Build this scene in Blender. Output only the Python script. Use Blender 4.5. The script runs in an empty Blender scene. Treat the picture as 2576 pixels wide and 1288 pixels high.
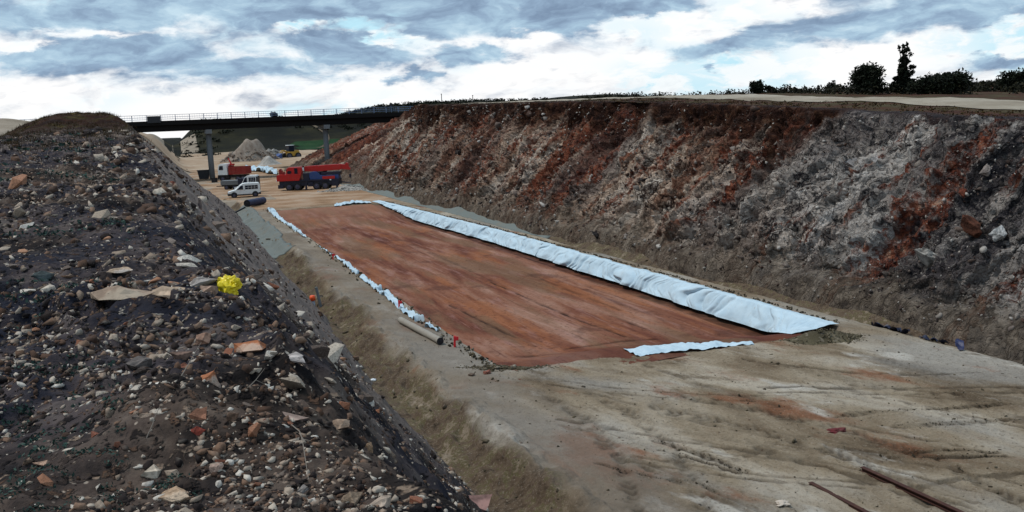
import bpy, bmesh, math, random
import numpy as np
from mathutils import Vector, Matrix, Euler
R = math.radians
SC = bpy.context.scene
COL = SC.collection
random.seed(7); RNG = np.random.default_rng(11)

# ------------------------------------------------------------------ camera
F, CX, CY = 2231.0, 1288.0, 644.0            # measured on a 2576-wide view of the photograph
PSI = math.atan(830 / F); PITCH = R(8.41); ROLL = R(-2.5); EYE = Vector((0, 0, 8.3))
camd = bpy.data.cameras.new('camera'); cam = bpy.data.objects.new('camera', camd); COL.objects.link(cam)
camd.sensor_width = 36; camd.lens = 36 * F / 2576; camd.clip_end = 9000; camd.clip_start = 0.1
ROT = Matrix.Rotation(-PSI, 3, 'Z') @ Matrix.Rotation(math.pi / 2 - PITCH, 3, 'X') @ Matrix.Rotation(ROLL, 3, 'Z')
cam.matrix_world = Matrix.Translation(EYE) @ ROT.to_4x4()
SC.camera = cam
SC.view_settings.view_transform = 'Standard'; SC.view_settings.look = 'None'
SC.view_settings.exposure = 0.0; SC.view_settings.gamma = 1.0

def ray(px, py):
    return (ROT @ Vector(((px - CX) / F, -(py - CY) / F, -1))).normalized()

# ------------------------------------------------------------------ node helper
class NT:
    def __init__(s, tree):
        s.t = tree; tree.nodes.clear()
    def n(s, ty, **kw):
        nd = s.t.nodes.new(ty)
        for k, v in kw.items(): setattr(nd, k, v)
        return nd
    def put(s, nd, key, v):
        sk = nd.inputs[key]
        if isinstance(v, bpy.types.NodeSocket): s.t.links.new(v, sk)
        elif v is not None:
            if sk.type == 'RGBA' and len(v) == 3: v = (*v, 1)
            sk.default_value = v
    def co(s, which='Object'): return s.n('ShaderNodeTexCoord').outputs[which]
    def noise(s, vec, scale, detail=4, rough=.55, dist=0.0, out='Fac'):
        nd = s.n('ShaderNodeTexNoise'); s.put(nd, 'Vector', vec); s.put(nd, 'Scale', scale); s.put(nd, 'Detail', detail)
        s.put(nd, 'Roughness', rough); s.put(nd, 'Distortion', dist); return nd.outputs[out]
    def vor(s, vec, scale, feature='F1', out='Distance', rnd=1.0):
        nd = s.n('ShaderNodeTexVoronoi', feature=feature); s.put(nd, 'Vector', vec); s.put(nd, 'Scale', scale)
        s.put(nd, 'Randomness', rnd); return nd.outputs[out]
    def math(s, op, a, b=0.0, c=None, clamp=False):
        nd = s.n('ShaderNodeMath', operation=op, use_clamp=clamp); s.put(nd, 0, a); s.put(nd, 1, b)
        if c is not None: s.put(nd, 2, c)
        return nd.outputs[0]
    def vm(s, op, a, b=None):
        nd = s.n('ShaderNodeVectorMath', operation=op); s.put(nd, 0, a)
        if b is not None: s.put(nd, 1, b)
        return nd.outputs['Value'] if op in ('DOT_PRODUCT', 'LENGTH') else nd.outputs[0]
    def comb(s, x, y, z):
        nd = s.n('ShaderNodeCombineXYZ'); s.put(nd, 0, x); s.put(nd, 1, y); s.put(nd, 2, z); return nd.outputs[0]
    def sep(s, v):
        nd = s.n('ShaderNodeSeparateXYZ'); s.put(nd, 0, v); return nd.outputs
    def ramp(s, fac, stops, interp='LINEAR'):
        nd = s.n('ShaderNodeValToRGB'); s.put(nd, 'Fac', fac); cr = nd.color_ramp; cr.interpolation = interp
        while len(cr.elements) < len(stops): cr.elements.new(.5)
        for e, (p, c) in zip(cr.elements, stops):
            e.position = p; e.color = (c, c, c, 1) if isinstance(c, (int, float)) else (*c, 1)
        return nd.outputs['Color']
    def mix(s, fac, a, b, blend='MIX'):
        nd = s.n('ShaderNodeMix', data_type='RGBA', blend_type=blend); s.put(nd, 'Factor', fac)
        s.put(nd, 6, a); s.put(nd, 7, b); return nd.outputs[2]
    def mapr(s, v, a, b, c=0.0, d=1.0, smooth=True):
        nd = s.n('ShaderNodeMapRange', interpolation_type='SMOOTHSTEP' if smooth else 'LINEAR')
        for k, x in zip(('Value', 'From Min', 'From Max', 'To Min', 'To Max'), (v, a, b, c, d)): s.put(nd, k, x)
        return nd.outputs[0]
    def attr(s, name, out='Fac'):
        return s.n('ShaderNodeAttribute', attribute_name=name).outputs[out]
    def bump(s, h, strength, dist):
        nd = s.n('ShaderNodeBump'); s.put(nd, 'Height', h); s.put(nd, 'Strength', strength); s.put(nd, 'Distance', dist); return nd.outputs[0]
    def out(s, color, rough=.9, normal=None, spec=.2, metal=0.0):
        b = s.n('ShaderNodeBsdfPrincipled'); s.put(b, 'Base Color', color); s.put(b, 'Roughness', rough)
        s.put(b, 'Specular IOR Level', spec); s.put(b, 'Metallic', metal)
        if normal is not None: s.put(b, 'Normal', normal)
        o = s.n('ShaderNodeOutputMaterial'); s.t.links.new(b.outputs[0], o.inputs[0]); return b

def new_mat(name):
    m = bpy.data.materials.new(name); m.use_nodes = True; return m, NT(m.node_tree)
_mats = {}
def paint(name, col, rough=.5, metal=0.0, spec=.4, dirt=.25, dirtcol=(.17, .13, .10), scale=3.0, bump=0.0):
    """a painted / plain surface with some dust and wear"""
    if name in _mats: return _mats[name]
    m, t = new_mat(name); co = t.co()
    a = t.noise(co, scale, 5, .65); f = t.mapr(a, .45, .75, 0, dirt)
    c = t.mix(t.noise(co, scale * 4, 3), tuple(x * .85 for x in col), tuple(min(1, x * 1.12) for x in col))
    c = t.mix(f, c, dirtcol)
    nb = t.bump(t.noise(co, scale * 6, 4), bump, .02) if bump else None
    t.out(c, rough, nb, spec, metal); _mats[name] = m; return m

# ------------------------------------------------------------------ world, sun
SUN_DIR = Vector((-.42, .22, .85)).normalized()      # towards the light
w = bpy.data.worlds.new('World'); SC.world = w; w.use_nodes = True
t = NT(w.node_tree)
sky = t.n('ShaderNodeTexSky', sky_type='NISHITA'); sky.sun_disc = False
sky.sun_elevation = math.asin(SUN_DIR.z); sky.sun_rotation = math.atan2(SUN_DIR.x, SUN_DIR.y)
sky.air_density = 1.0; sky.dust_density = 1.5; sky.ozone_density = 2.0
d = t.co('Generated'); sp = t.sep(d)
az = t.math('ARCTAN2', sp[0], sp[1]); el = t.math('ARCSINE', sp[2])
cv = t.comb(t.math('MULTIPLY', az, 1.0), t.math('MULTIPLY', el, 2.6), 0.37)
warp = t.noise(cv, 9, 4, .55, out='Color')
cvw = t.vm('ADD', cv, t.vm('MULTIPLY', t.vm('SUBTRACT', warp, (.5, .5, .5)), (.10, .10, 0)))
wsep = t.sep(t.vm('SUBTRACT', t.noise(cv, 14, 6, .6, out='Color'), (.5, .5, .5)))
azw = t.math('ADD', az, t.math('MULTIPLY', wsep[0], .22)); elw = t.math('ADD', el, t.math('MULTIPLY', wsep[1], .055))
def blob(px, py, rx, ry, rot=0.0):
    """a soft cloud bank centred on a compass direction and height, sizes in degrees"""
    v = ray(px, py); a0 = math.atan2(v.x, v.y); e0 = math.asin(v.z)
    da = t.math('SUBTRACT', azw, a0); de = t.math('SUBTRACT', elw, e0)
    da, de = t.math('ADD', t.math('MULTIPLY', da, math.cos(rot)), t.math('MULTIPLY', de, math.sin(rot))), \
             t.math('SUBTRACT', t.math('MULTIPLY', de, math.cos(rot)), t.math('MULTIPLY', da, math.sin(rot)))
    q = t.math('ADD', t.math('POWER', t.math('ABSOLUTE', t.math('DIVIDE', da, R(rx))), 2.0),
               t.math('POWER', t.math('ABSOLUTE', t.math('DIVIDE', de, R(ry))), 2.0))
    return t.math('EXPONENT', t.math('MULTIPLY', q, -1.0))
n1 = t.noise(cvw, 8.0, 9, .58); n2 = t.noise(cvw, 26.0, 8, .6); n3 = t.noise(cv, 3.5, 3, .5)
dark = None
for b in ((330, 140, 6.0, 1.1, -.05), (640, 175, 6.5, 1.0, .0), (860, 130, 5.0, .9, -.05), (1180, 135, 2.9, .55, -.1), (1060, 190, 1.8, .45, 0),
          (100, 150, 3.5, .8, .1), (400, 30, 12., 1.0, 0), (1300, 60, 6.0, 1.0, -.05), (1800, 110, 5.0, .7, .08), (2200, 70, 6.5, .9, .05),
          (2500, 160, 2.0, .5, .0), (1780, 185, .9, .3, 0), (900, 10, 12., .8, 0), (2450, 20, 5.0, .8, 0), (1600, 20, 3, .5, 0)):
    q = blob(*b); dark = q if dark is None else t.math('MAXIMUM', dark, q)
lite = None
for b in ((1640, 60, 2.5, .5, .1), (1350, 95, 2.2, .5, -.1), (1900, 25, 2.2, .9, 0), (2450, 120, 3.5, .7, .0), (2050, 160, 5.0, .6, .0),
          (250, 85, 2.2, .3, 0), (60, 110, 1.5, .4, 0), (780, 65, 3.2, .28, 0), (1000, 90, 2.0, .3, -.2), (2560, 40, 1.2, .5, 0), (1480, 165, 3.5, .4, .0)):
    q = blob(*b); lite = q if lite is None else t.math('MAXIMUM', lite, q)
dens = t.math('ADD', t.math('MULTIPLY', t.math('ADD', dark, t.mapr(el, R(3.4), R(6.5), 0, .30)), 1.0), t.math('MULTIPLY', t.math('SUBTRACT', n1, .5), 2.0))
dens = t.math('ADD', dens, t.math('MULTIPLY', t.math('SUBTRACT', n2, .5), .9))
dens = t.math('SUBTRACT', dens, t.math('MULTIPLY', lite, .75))
high = t.mapr(el, R(9), R(28)); dens = t.math('ADD', dens, t.math('MULTIPLY', high, .45))
K = 10.6
veil = t.mix(t.mapr(n3, .40, .62), (.97 * K, .985 * K, 1.0 * K), (.50 * K, .80 * K, .93 * K))     # bright thin cloud and open cyan sky low down
veil = t.mix(t.mapr(n2, .42, .58, 0, .75), veil, (1.02 * K, 1.0 * K, .99 * K))
veil = t.mix(.05, veil, sky.outputs[0])
shade = t.ramp(t.math('ADD', t.math('MULTIPLY', n2, .5), t.math('MULTIPLY', n1, .5)),
               [(.36, (.57, .75, .87)), (.46, (.41, .58, .73)), (.54, (.30, .425, .58)), (.63, (.215, .305, .44))])
shade = t.vm('SCALE', shade); shade.node.inputs['Scale'].default_value = 10.0
skyc = t.mix(t.mapr(dens, .02, .72), veil, shade)
low = t.mapr(el, R(-1), R(-.2)); skyc = t.mix(low, (2.2, 2.0, 1.8), skyc)
bg = t.n('ShaderNodeBackground'); t.put(bg, 'Color', skyc); bg.inputs['Strength'].default_value = .1
wo = t.n('ShaderNodeOutputWorld'); t.t.links.new(bg.outputs[0], wo.inputs[0])
sd = bpy.data.lights.new('sun', 'SUN'); so = bpy.data.objects.new('sun', sd); COL.objects.link(so)
sd.energy = 2.4; sd.angle = R(10); sd.color = (1, .95, .88)
so.rotation_euler = SUN_DIR.to_track_quat('Z', 'Y').to_euler()

# ------------------------------------------------------------------ numpy noise
def _h(ix, iy, seed):
    n = (ix.astype(np.int64) * 374761393 + iy.astype(np.int64) * 668265263 + seed * 974634777) & 0xffffffff
    n = ((n ^ (n >> 13)) * 1274126177) & 0xffffffff
    return ((n ^ (n >> 16)) & 0xffffff) / float(0x1000000)
def vn(x, y, seed=0):
    x, y = np.broadcast_arrays(np.asarray(x, float), np.asarray(y, float))
    xi = np.floor(x); yi = np.floor(y); fx = x - xi; fy = y - yi
    fx = fx * fx * fx * (fx * (fx * 6 - 15) + 10); fy = fy * fy * fy * (fy * (fy * 6 - 15) + 10)
    a = _h(xi, yi, seed); b = _h(xi + 1, yi, seed); c = _h(xi, yi + 1, seed); e = _h(xi + 1, yi + 1, seed)
    return ((a + (b - a) * fx) * (1 - fy) + (c + (e - c) * fx) * fy) * 2 - 1
def fbm(x, y, seed=0, oct=4, gain=.5):
    s = 0; a = 1; f = 1
    for i in range(oct):
        s = s + a * vn(x * f + i * 17.3, y * f - i * 9.1, seed + i); a *= gain; f *= 2.03
    return s
def worley(x, y, seed=0):
    x, y = np.broadcast_arrays(np.asarray(x, float), np.asarray(y, float))
    xi = np.floor(x); yi = np.floor(y); f1 = np.full(x.shape, 9.0); f2 = f1.copy(); idv = np.zeros(x.shape)
    for i in (-1, 0, 1):
        for j in (-1, 0, 1):
            cx = xi + i; cy = yi + j
            dd = np.hypot(cx + _h(cx, cy, seed) - x, cy + _h(cx, cy, seed + 5) - y); v = _h(cx, cy, seed + 9)
            m = dd < f1; f2 = np.where(m, f1, np.minimum(f2, dd)); idv = np.where(m, v, idv); f1 = np.where(m, dd, f1)
    return f1, f2, idv
def smin(a, b, k): return -k * np.logaddexp(-a / k, -b / k)
def step(x, a, b):
    u = np.clip((x - a) / (b - a), 0, 1); return u * u * (3 - 2 * u)

# ------------------------------------------------------------------ object helpers
def tag(o, label=None, cat=None, group=None, kind=None):
    for k, v in (('label', label), ('category', cat), ('group', group), ('kind', kind)):
        if v: o[k] = v
    return o
def mesh_np(name, verts, faces, mat, parent=None, smooth=False, attrs=None):
    me = bpy.data.meshes.new(name); V = np.asarray(verts, np.float32); Fc = np.asarray(faces, np.int32); k = Fc.shape[1]
    me.vertices.add(len(V)); me.vertices.foreach_set('co', V.ravel())
    me.loops.add(Fc.size); me.loops.foreach_set('vertex_index', Fc.ravel())
    me.polygons.add(len(Fc)); me.polygons.foreach_set('loop_start', np.arange(0, Fc.size, k, dtype=np.int32))
    me.polygons.foreach_set('loop_total', np.full(len(Fc), k, np.int32))
    if smooth: me.polygons.foreach_set('use_smooth', np.ones(len(Fc), bool))
    for an, av in (attrs or {}).items():
        a = me.attributes.new(an, 'FLOAT', 'POINT'); a.data.foreach_set('value', np.asarray(av, np.float32).ravel())
    me.update(); me.validate(); me.materials.append(mat)
    o = bpy.data.objects.new(name, me); COL.objects.link(o); o.parent = parent; return o
def grid_faces(nu, nv):
    i = np.arange(nu * nv).reshape(nu, nv)
    return np.stack([i[:-1, :-1], i[1:, :-1], i[1:, 1:], i[:-1, 1:]], -1).reshape(-1, 4)
def sheet(name, X, Y, Z, mat, smooth=True, attrs=None, parent=None):
    return mesh_np(name, np.stack([X, Y, Z], -1).reshape(-1, 3), grid_faces(*X.shape), mat, parent, smooth, attrs)
def empty(name, loc, rz=0, rx=0, ry=0):
    o = bpy.data.objects.new(name, None); COL.objects.link(o); o.location = loc; o.rotation_euler = (rx, ry, rz)
    o.empty_display_size = .3; return o

class MB:
    """collects boxes, prisms, tubes; build() links them as ONE mesh object"""
    def __init__(s): s.bm = bmesh.new()
    def box(s, x0, x1, y0, y1, z0, z1, bev=0.0):
        vs = [s.bm.verts.new(p) for p in ((x0, y0, z0), (x1, y0, z0), (x1, y1, z0), (x0, y1, z0), (x0, y0, z1), (x1, y0, z1), (x1, y1, z1), (x0, y1, z1))]
        fs = [s.bm.faces.new([vs[i] for i in q]) for q in ((3, 2, 1, 0), (4, 5, 6, 7), (0, 1, 5, 4), (1, 2, 6, 5), (2, 3, 7, 6), (3, 0, 4, 7))]
        if bev:
            es = list({e for f in fs for e in f.edges}); bmesh.ops.bevel(s.bm, geom=es, offset=bev, segments=2, affect='EDGES', profile=.7)
        return s
    def prism(s, pts, y0, y1, bev=0.0, inset=0.0):
        """outline in x,z extruded along y"""
        cx = sum(p[0] for p in pts) / len(pts)
        a = [s.bm.verts.new((p[0], y0, p[1])) for p in pts]; b = [s.bm.verts.new((p[0], y1, p[1])) for p in pts]
        n = len(pts); fs = [s.bm.faces.new(a), s.bm.faces.new(b[::-1])]
        for i in range(n): fs.append(s.bm.faces.new((a[i], b[i], b[(i + 1) % n], a[(i + 1) % n])))
        bmesh.ops.recalc_face_normals(s.bm, faces=fs)
        if bev:
            es = list({e for f in fs for e in f.edges}); bmesh.ops.bevel(s.bm, geom=es, offset=bev, segments=2, affect='EDGES', profile=.7)
        return s
    def tube(s, p, q, r0, r1=None, n=12, caps=True):
        p = Vector(p); q = Vector(q); r1 = r0 if r1 is None else r1
        m = (q - p).to_track_quat('Z', 'Y').to_matrix()
        A = [s.bm.verts.new(p + m @ Vector((r0 * math.cos(2 * math.pi * i / n), r0 * math.sin(2 * math.pi * i / n), 0))) for i in range(n)]
        B = [s.bm.verts.new(q + m @ Vector((r1 * math.cos(2 * math.pi * i / n), r1 * math.sin(2 * math.pi * i / n), 0))) for i in range(n)]
        for i in range(n): s.bm.faces.new((A[i], A[(i + 1) % n], B[(i + 1) % n], B[i]))
        if caps: s.bm.faces.new(A[::-1]); s.bm.faces.new(B)
        return s
    def path(s, pts, r, n=8):
        for i in range(len(pts) - 1):
            ra = r[i] if isinstance(r, (list, tuple)) else r; rb = r[i + 1] if isinstance(r, (list, tuple)) else r
            s.tube(pts[i], pts[i + 1], ra, rb, n)
        return s
    def rough(s, amp, sc, seed=0):
        for v in s.bm.verts:
            v.co.z += amp * float(vn(v.co.x * sc + v.co.z, v.co.y * sc, seed)); v.co.x += amp * float(vn(v.co.y * sc, v.co.z * sc + 9, seed + 3))
        return s
    def build(s, name, mat, parent=None, smooth=False):
        me = bpy.data.meshes.new(name); bmesh.ops.recalc_face_normals(s.bm, faces=s.bm.faces[:]); s.bm.to_mesh(me); s.bm.free()
        me.materials.append(mat)
        if smooth: me.polygons.foreach_set('use_smooth', np.ones(len(me.polygons), bool))
        o = bpy.data.objects.new(name, me); COL.objects.link(o); o.parent = parent; return o

# ------------------------------------------------------------------ terrain functions (metres; x right of the cut's axis, y along it)
def toe_x(Y): return 5.75 + .30 * vn(Y * .22, 3.3, 40) - 11 * step(Y, 116, 150)
def bank_z(X, Y, fine=True):
    top = np.interp(Y, [-10, 5, 15, 25, 45, 68, 92, 106, 122, 140], [6.55, 6.6, 6.85, 7.25, 8.1, 9.1, 10.9, 11.1, 10.2, 9.6])
    left = np.clip(-4 - X - .06 * np.clip(Y, 0, 200), 0, 40)            # falls gently away on the far left
    top = top - .03 * left - .21 * left ** 1.3 * step(Y, 48, 82)
    top = top + .22 * fbm(X * .16, Y * .16, 3, 3) * step(Y, 2, 14) + .10 * fbm(X * .7, Y * .7, 5, 3)
    sf = np.interp(Y, [0, 6, 12, 20, 60, 100, 125], [1.50, 1.50, 1.42, 1.28, 1.18, 1.0, .88])
    face = -.6 + sf * (toe_x(Y) - X) + .35 * fbm(Y * .35, X * .12, 8, 4) + .15 * fbm(Y * .9, X * .5, 12, 3)
    z = smin(top, face, .28)
    if fine:
        z = z + .030 * fbm(X * 2.6, Y * 2.6, 21, 4, .6)
        f1, f2, iv = worley(X * 2.2 + .3 * vn(X * 5, Y * 5, 1), Y * 2.2, 31)
        z = z + .10 * np.clip(.42 - f1, 0, 1) * (iv > .45)
        rg_ = 1 - np.abs(fbm(X * .75, Y * .75, 24, 3)); z = z + .16 * (rg_ ** 3 - .35) * np.clip(fbm(X * .25, Y * .25, 26, 2) + .6, 0, 1)
        f1, f2, iv = worley(X * 1.1 + .4 * vn(X * 3, Y * 3, 2), Y * 1.1 + .4 * vn(X * 3, Y * 3 + 7, 2), 35); z = z + .22 * (iv - .55) * step(f2 - f1, .02, .16) * (iv > .55) * step(Y, 3, 7)
        f1, f2, iv = worley(X * 6.5, Y * 6.5, 33); z = z + .045 * np.clip(.45 - f1, 0, 1) * (iv > .35)
    return z
LIP_L = lambda Y: np.interp(Y, [28, 102], [9.9, 9.35])
LIP_R = lambda Y: np.interp(Y, [28, 66, 104], [23.4, 23.4, 22.2])
Y0, Y1, DP = 29.2, 102.0, .85
def lip_near(X): return 28.5 - .165 * np.clip(X - 10.4, -2, 10.5) + .22 * vn(X * .45, 4.0, 70) + .10 * vn(X * 1.7, 2.0, 71)
def floor_z(X, Y, fine=True):
    z = .05 * fbm(X * .12, Y * .12, 50, 3) + .025 * fbm(X * .6, Y * .6, 51, 3)
    tl = toe_x(Y)
    dl = X - tl                                                        # left ditch
    ditch = np.interp(dl, [-3, 0, .5, 1.1, 1.7, 2.3], [-1.2, -.62, -.72, -.45, .02, 0]) + (.20 * fbm(X * .9, Y * .45, 52, 3) + .12 * fbm(X * 2.3, Y * 1.4, 57, 3)) * step(dl, .0, .8) * (1 - step(dl, 1.7, 2.6))
    z = z * step(dl, .5, 2.5) + np.where(dl < 2.3, ditch, 0)
    dr = X - 24.9 - .12 * vn(Y * .2, 1, 53)                            # right ditch and earthy toe
    rd = np.interp(dr, [-.4, 0, .35, .7, 1.4, 2.6, 4.2, 8], [0, -.08, -.34, -.30, .15, .65, .2, -1.5]) * (1 - step(Y, 165, 195)) - .3 * step(Y, 165, 195) * step(dr, 1, 4)
    z = z * (1 - step(dr, -.4, .1)) + rd + .10 * fbm(X * .5, Y * .35, 54, 4) * step(dr, .3, 1.4)
    if fine: z = z + .014 * fbm(X * 3.1, Y * 3.1, 55, 4, .6)
    # the sunk bay
    inx = step(X, LIP_L(Y) - .05, LIP_L(Y) + .35) * (1 - step(X, LIP_R(Y) - .12, LIP_R(Y) + .24))
    iny = step(Y, lip_near(X) - .9, lip_near(X) + 2.4) * (1 - step(Y, Y1 - .6, Y1 + .1))
    return z - inx * iny * 1.25
def pit_z(X, Y):
    z = -DP + (DP - .012) * np.maximum(1 - step(Y, lip_near(X) - .2, lip_near(X) + 4.4), .93 * step(Y, 84, 102.2)) + .05 * fbm(X * .25, Y * .10, 60, 3) + .015 * fbm(X * 1.6, Y * .5, 61, 4)
    return z + .25 * step(X, LIP_R(Y) - 1.6, LIP_R(Y) - .6) * 0
ZC = lambda Y: np.interp(Y, [-60, 0, 20, 28, 31, 42, 70, 130, 180, 300, 600], [6.4, 6.8, 7.25, 7.58, 7.78, 8.6, 10.0, 11.7, 12.0, 11.5, 10])
XC = lambda Y: np.interp(Y, [0, 110, 122, 135, 155, 180, 240], [33, 33.2, 34, 36.5, 43, 49, 56])
def plateau_z(X, Y):
    dx = np.clip(X - XC(Y), 0, 330)
    return ZC(Y) + .016 * np.minimum(dx, 12) - .017 * np.clip(dx - 12, 0, 50) + .030 * np.clip(dx - 80, 0, 250) + .10 * fbm(X * .08, Y * .08, 80, 3) * step(dx, 0, 6) + .05 * fbm(X * .5, Y * .5, 81, 3)
def far_z(X, Y):
    """land beyond the bridge: floor running on, left and right shoulders, a scrubby hill"""
    cx = 12 + .03 * (Y - 190)
    wl = np.interp(Y, [118, 150, 190, 240, 300, 420, 540], [14, 13, 10, 9.5, 12, 16.5, 21]); wr = np.interp(Y, [180, 230, 300, 420], [12, 20, 60, 90])
    l = step(cx - X, wl, wl + 13) * np.interp(Y, [118, 190, 300, 540, 700, 3000], [10.2, 10.3, 10.6, 11.5, 9, 8]); r = step(X - cx, wr, wr + 26) * np.interp(Y, [190, 300, 600], [12.0, 8, 5])
    hill = 17.5 * step(Y, 455, 600) * step(X - .10 * (Y - 520), -14, 14) * (1 - step(X, 260, 420)) * (1 + .12 * fbm(X * .012, Y * .012, 95, 3)) + 6 * np.exp(-(((X - 300) / 160) ** 2 + ((Y - 420) / 130) ** 2))
    rise = 14 * step(X, 60, 420) * step(Y, 200, 500)
    far = np.clip((np.hypot(X, Y) - 900) / 1500, 0, 1)
    return l + r + hill + rise * .55 + .5 * fbm(X * .02, Y * .02, 90, 4) * step(Y, 200, 320) + 6 * far * fbm(X * .002, Y * .002, 91, 3)
def ground_z(X, Y):
    X = np.asarray(X, float); Y = np.asarray(Y, float)
    f = np.where(Y < 250, floor_z(X, np.minimum(Y, 250), False), 0)
    z = np.where(X < 6.0, np.where(Y < 122, bank_z(X, Y, False), far_z(X, Y)), f)
    z = np.where((X > 26.6) & (Y < 200), np.minimum(1.1 + (X - 26.6) * (ZC(Y) - 1.1) / (XC(Y) - 26.6), plateau_z(X, Y)), z)
    return np.where(Y > 235, far_z(X, Y), z)
def hit(px, py, z=0.0):
    v = ray(px, py); return EYE + v * ((z - EYE.z) / v.z)
def at_depth(px, py, dist):
    v = ray(px, py); f = Vector((math.sin(PSI), math.cos(PSI), 0)); return EYE + v * (dist / v.dot(f))
def march(px, py, fn, t0=1.5, t1=400):
    v = ray(px, py); ts = np.geomspace(t0, t1, 4000); P = np.array(EYE)[None] + np.array(v)[None] * ts[:, None]
    below = P[:, 2] < fn(P[:, 0], P[:, 1]); i = int(np.argmax(below)) if below.any() else len(ts) - 1
    return Vector(P[i])
bank_hit = lambda px, py: march(px, py, lambda x, y: bank_z(x, y, False))

# ------------------------------------------------------------------ terrain materials
def mat_bank():
    m, t = new_mat('spoil_bank_soil'); co = t.co(); s = t.sep(co)
    base = t.ramp(t.noise(co, .9, 6, .65), [(.32, (.006, .005, .006)), (.47, (.022, .017, .015)), (.56, (.075, .054, .043)), (.68, (.18, .14, .11))])
    cool = t.mapr(t.noise(co, .22, 3), .44, .58); base = t.mix(t.math('MULTIPLY', cool, .65), base, t.mix(.5, base, (.026, .034, .062)))
    cow = t.vm('ADD', co, t.vm('MULTIPLY', t.vm('SUBTRACT', t.noise(co, 9, 3, out='Color'), (.5, .5, .5)), (.28, .28, .28))); cell = t.vor(cow, 9.0, out='Color'); cs = t.sep(cell)
    peb = t.ramp(cs[0], [(.0, (.006, .005, .006)), (.45, (.028, .020, .017)), (.66, (.10, .058, .038)), (.82, (.26, .19, .14)), (.93, (.50, .44, .37))], 'CONSTANT')
    pm = t.mapr(t.vor(cow, 9.0), .20, .46, 1, 0); base = t.mix(t.math('MULTIPLY', pm, .85), base, peb)
    cell2 = t.sep(t.vor(co, 22.0, out='Color')); p2 = t.ramp(cs[1], [(0, (.02, .016, .014)), (.6, (.09, .065, .05)), (.85, (.38, .31, .25))])
    pm2 = t.math('MULTIPLY', t.mapr(t.vor(co, 22.0), .15, .35, 1, 0), t.mapr(cell2[2], .55, .65)); base = t.mix(pm2, base, p2)
    # pale dusty face falling to the ditch, colour also brightened against its own shade
    face = t.math('MULTIPLY', t.mapr(t.attr('face'), .25, .8), t.mapr(s[1], 16, 26)); fz = t.mix(t.noise(co, 2.5, 6, .7), (.10, .080, .074), (.37, .30, .26))
    base = t.mix(t.math('MULTIPLY', face, .85), base, fz)
    # grassy, reddish top of the far mound
    g = t.math('MULTIPLY', t.mapr(s[1], 52, 84), t.mapr(s[2], 8.2, 9.8)); gc = t.ramp(t.noise(co, .55, 5, .6), [(.34, (.014, .005, .003)), (.48, (.034, .013, .006)), (.58, (.026, .018, .005)), (.70, (.075, .052, .012))])
    base = t.mix(g, base, gc)
    h = t.math('ADD', t.math('MULTIPLY', t.noise(co, 14, 6, .7), .5), t.math('MULTIPLY', pm, .6))
    t.out(base, .95, t.bump(h, .8, .06), .1); return m
def mat_floor():
    m, t = new_mat('compacted_tan_earth'); co = t.co(); s = t.sep(co)
    v1 = t.comb(t.math('MULTIPLY', s[0], .55), t.math('ADD', t.math('MULTIPLY', s[1], .30), t.math('MULTIPLY', s[0], .22)), 0)
    c = t.ramp(t.noise(v1, .55, 7, .62, .6), [(.31, (.080, .055, .033)), (.42, (.175, .13, .085)), (.52, (.265, .212, .148)), (.64, (.39, .338, .268))])
    grey = t.mapr(t.noise(v1, .28, 5, .6), .48, .62); c = t.mix(t.math('MULTIPLY', grey, .75), c, t.mix(t.noise(co, 1.3, 4), (.18, .17, .155), (.37, .35, .315)))
    red = t.mapr(t.noise(t.vm('ADD', v1, (7, 3, 0)), .6, 6, .65), .54, .66); c = t.mix(t.math('MULTIPLY', red, .8), c, (.20, .075, .034))
    pale = t.mapr(t.noise(t.vm('ADD', v1, (3, 9, 0)), .8, 5, .6), .58, .66); c = t.mix(t.math('MULTIPLY', pale, .7), c, (.48, .45, .40))
    drk = t.mapr(t.noise(t.vm('ADD', v1, (13, 1, 0)), 1.1, 7, .68), .57, .68); c = t.mix(t.math('MULTIPLY', drk, .75), c, (.085, .058, .034))
    fine = t.noise(co, 6, 6, .7); c = t.mix(t.mapr(fine, .52, .72, 0, .75), c, (.09, .065, .04))
    clod = t.math('MULTIPLY', t.mapr(t.vor(co, 3.2), .06, .17, 1, 0), t.mapr(t.sep(t.vor(co, 3.2, out='Color'))[0], .82, .9)); c = t.mix(t.math('MULTIPLY', clod, .8), c, (.07, .035, .022))
    dit = t.attr('ditch'); dc = t.ramp(t.math('ADD', t.math('MULTIPLY', t.noise(co, 1.0, 7, .72), .65), t.math('MULTIPLY', t.noise(co, 4.5, 6, .7), .35)), [(.36, (.022, .016, .010)), (.44, (.075, .052, .034)), (.50, (.12, .085, .058)), (.535, (.088, .076, .034)), (.57, (.17, .13, .09)), (.66, (.29, .24, .18))])
    c = t.mix(dit, c, dc)
    f3 = t.noise(co, 17, 5, .75); c = t.mix(t.mapr(f3, .54, .68, 0, .6), c, (.055, .038, .024)); c = t.mix(t.mapr(f3, .44, .34, 0, .45), c, (.40, .35, .29))
    bench = t.attr('bench'); bc = t.mix(t.noise(co, 1.7, 6, .65), (.10, .078, .058), (.25, .215, .18)); c = t.mix(t.math('MULTIPLY', bench, .6), c, bc)
    c = t.mix(t.math('MULTIPLY', t.attr('rut'), .92), c, t.mix(fine, (.012, .008, .005), (.050, .034, .021)))
    farm = t.mapr(s[1], 100, 108); fc = t.ramp(t.noise(co, .16, 6, .6), [(.35, (.20, .115, .06)), (.5, (.32, .205, .125)), (.65, (.40, .30, .22))]); c = t.mix(t.math('MULTIPLY', farm, t.math('SUBTRACT', 1.0, dit)), c, fc)
    t.out(c, .95, t.bump(t.math('ADD', t.math('ADD', fine, t.math('MULTIPLY', f3, .4)), t.math('MULTIPLY', clod, .6)), .9, .07), .15); return m
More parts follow.
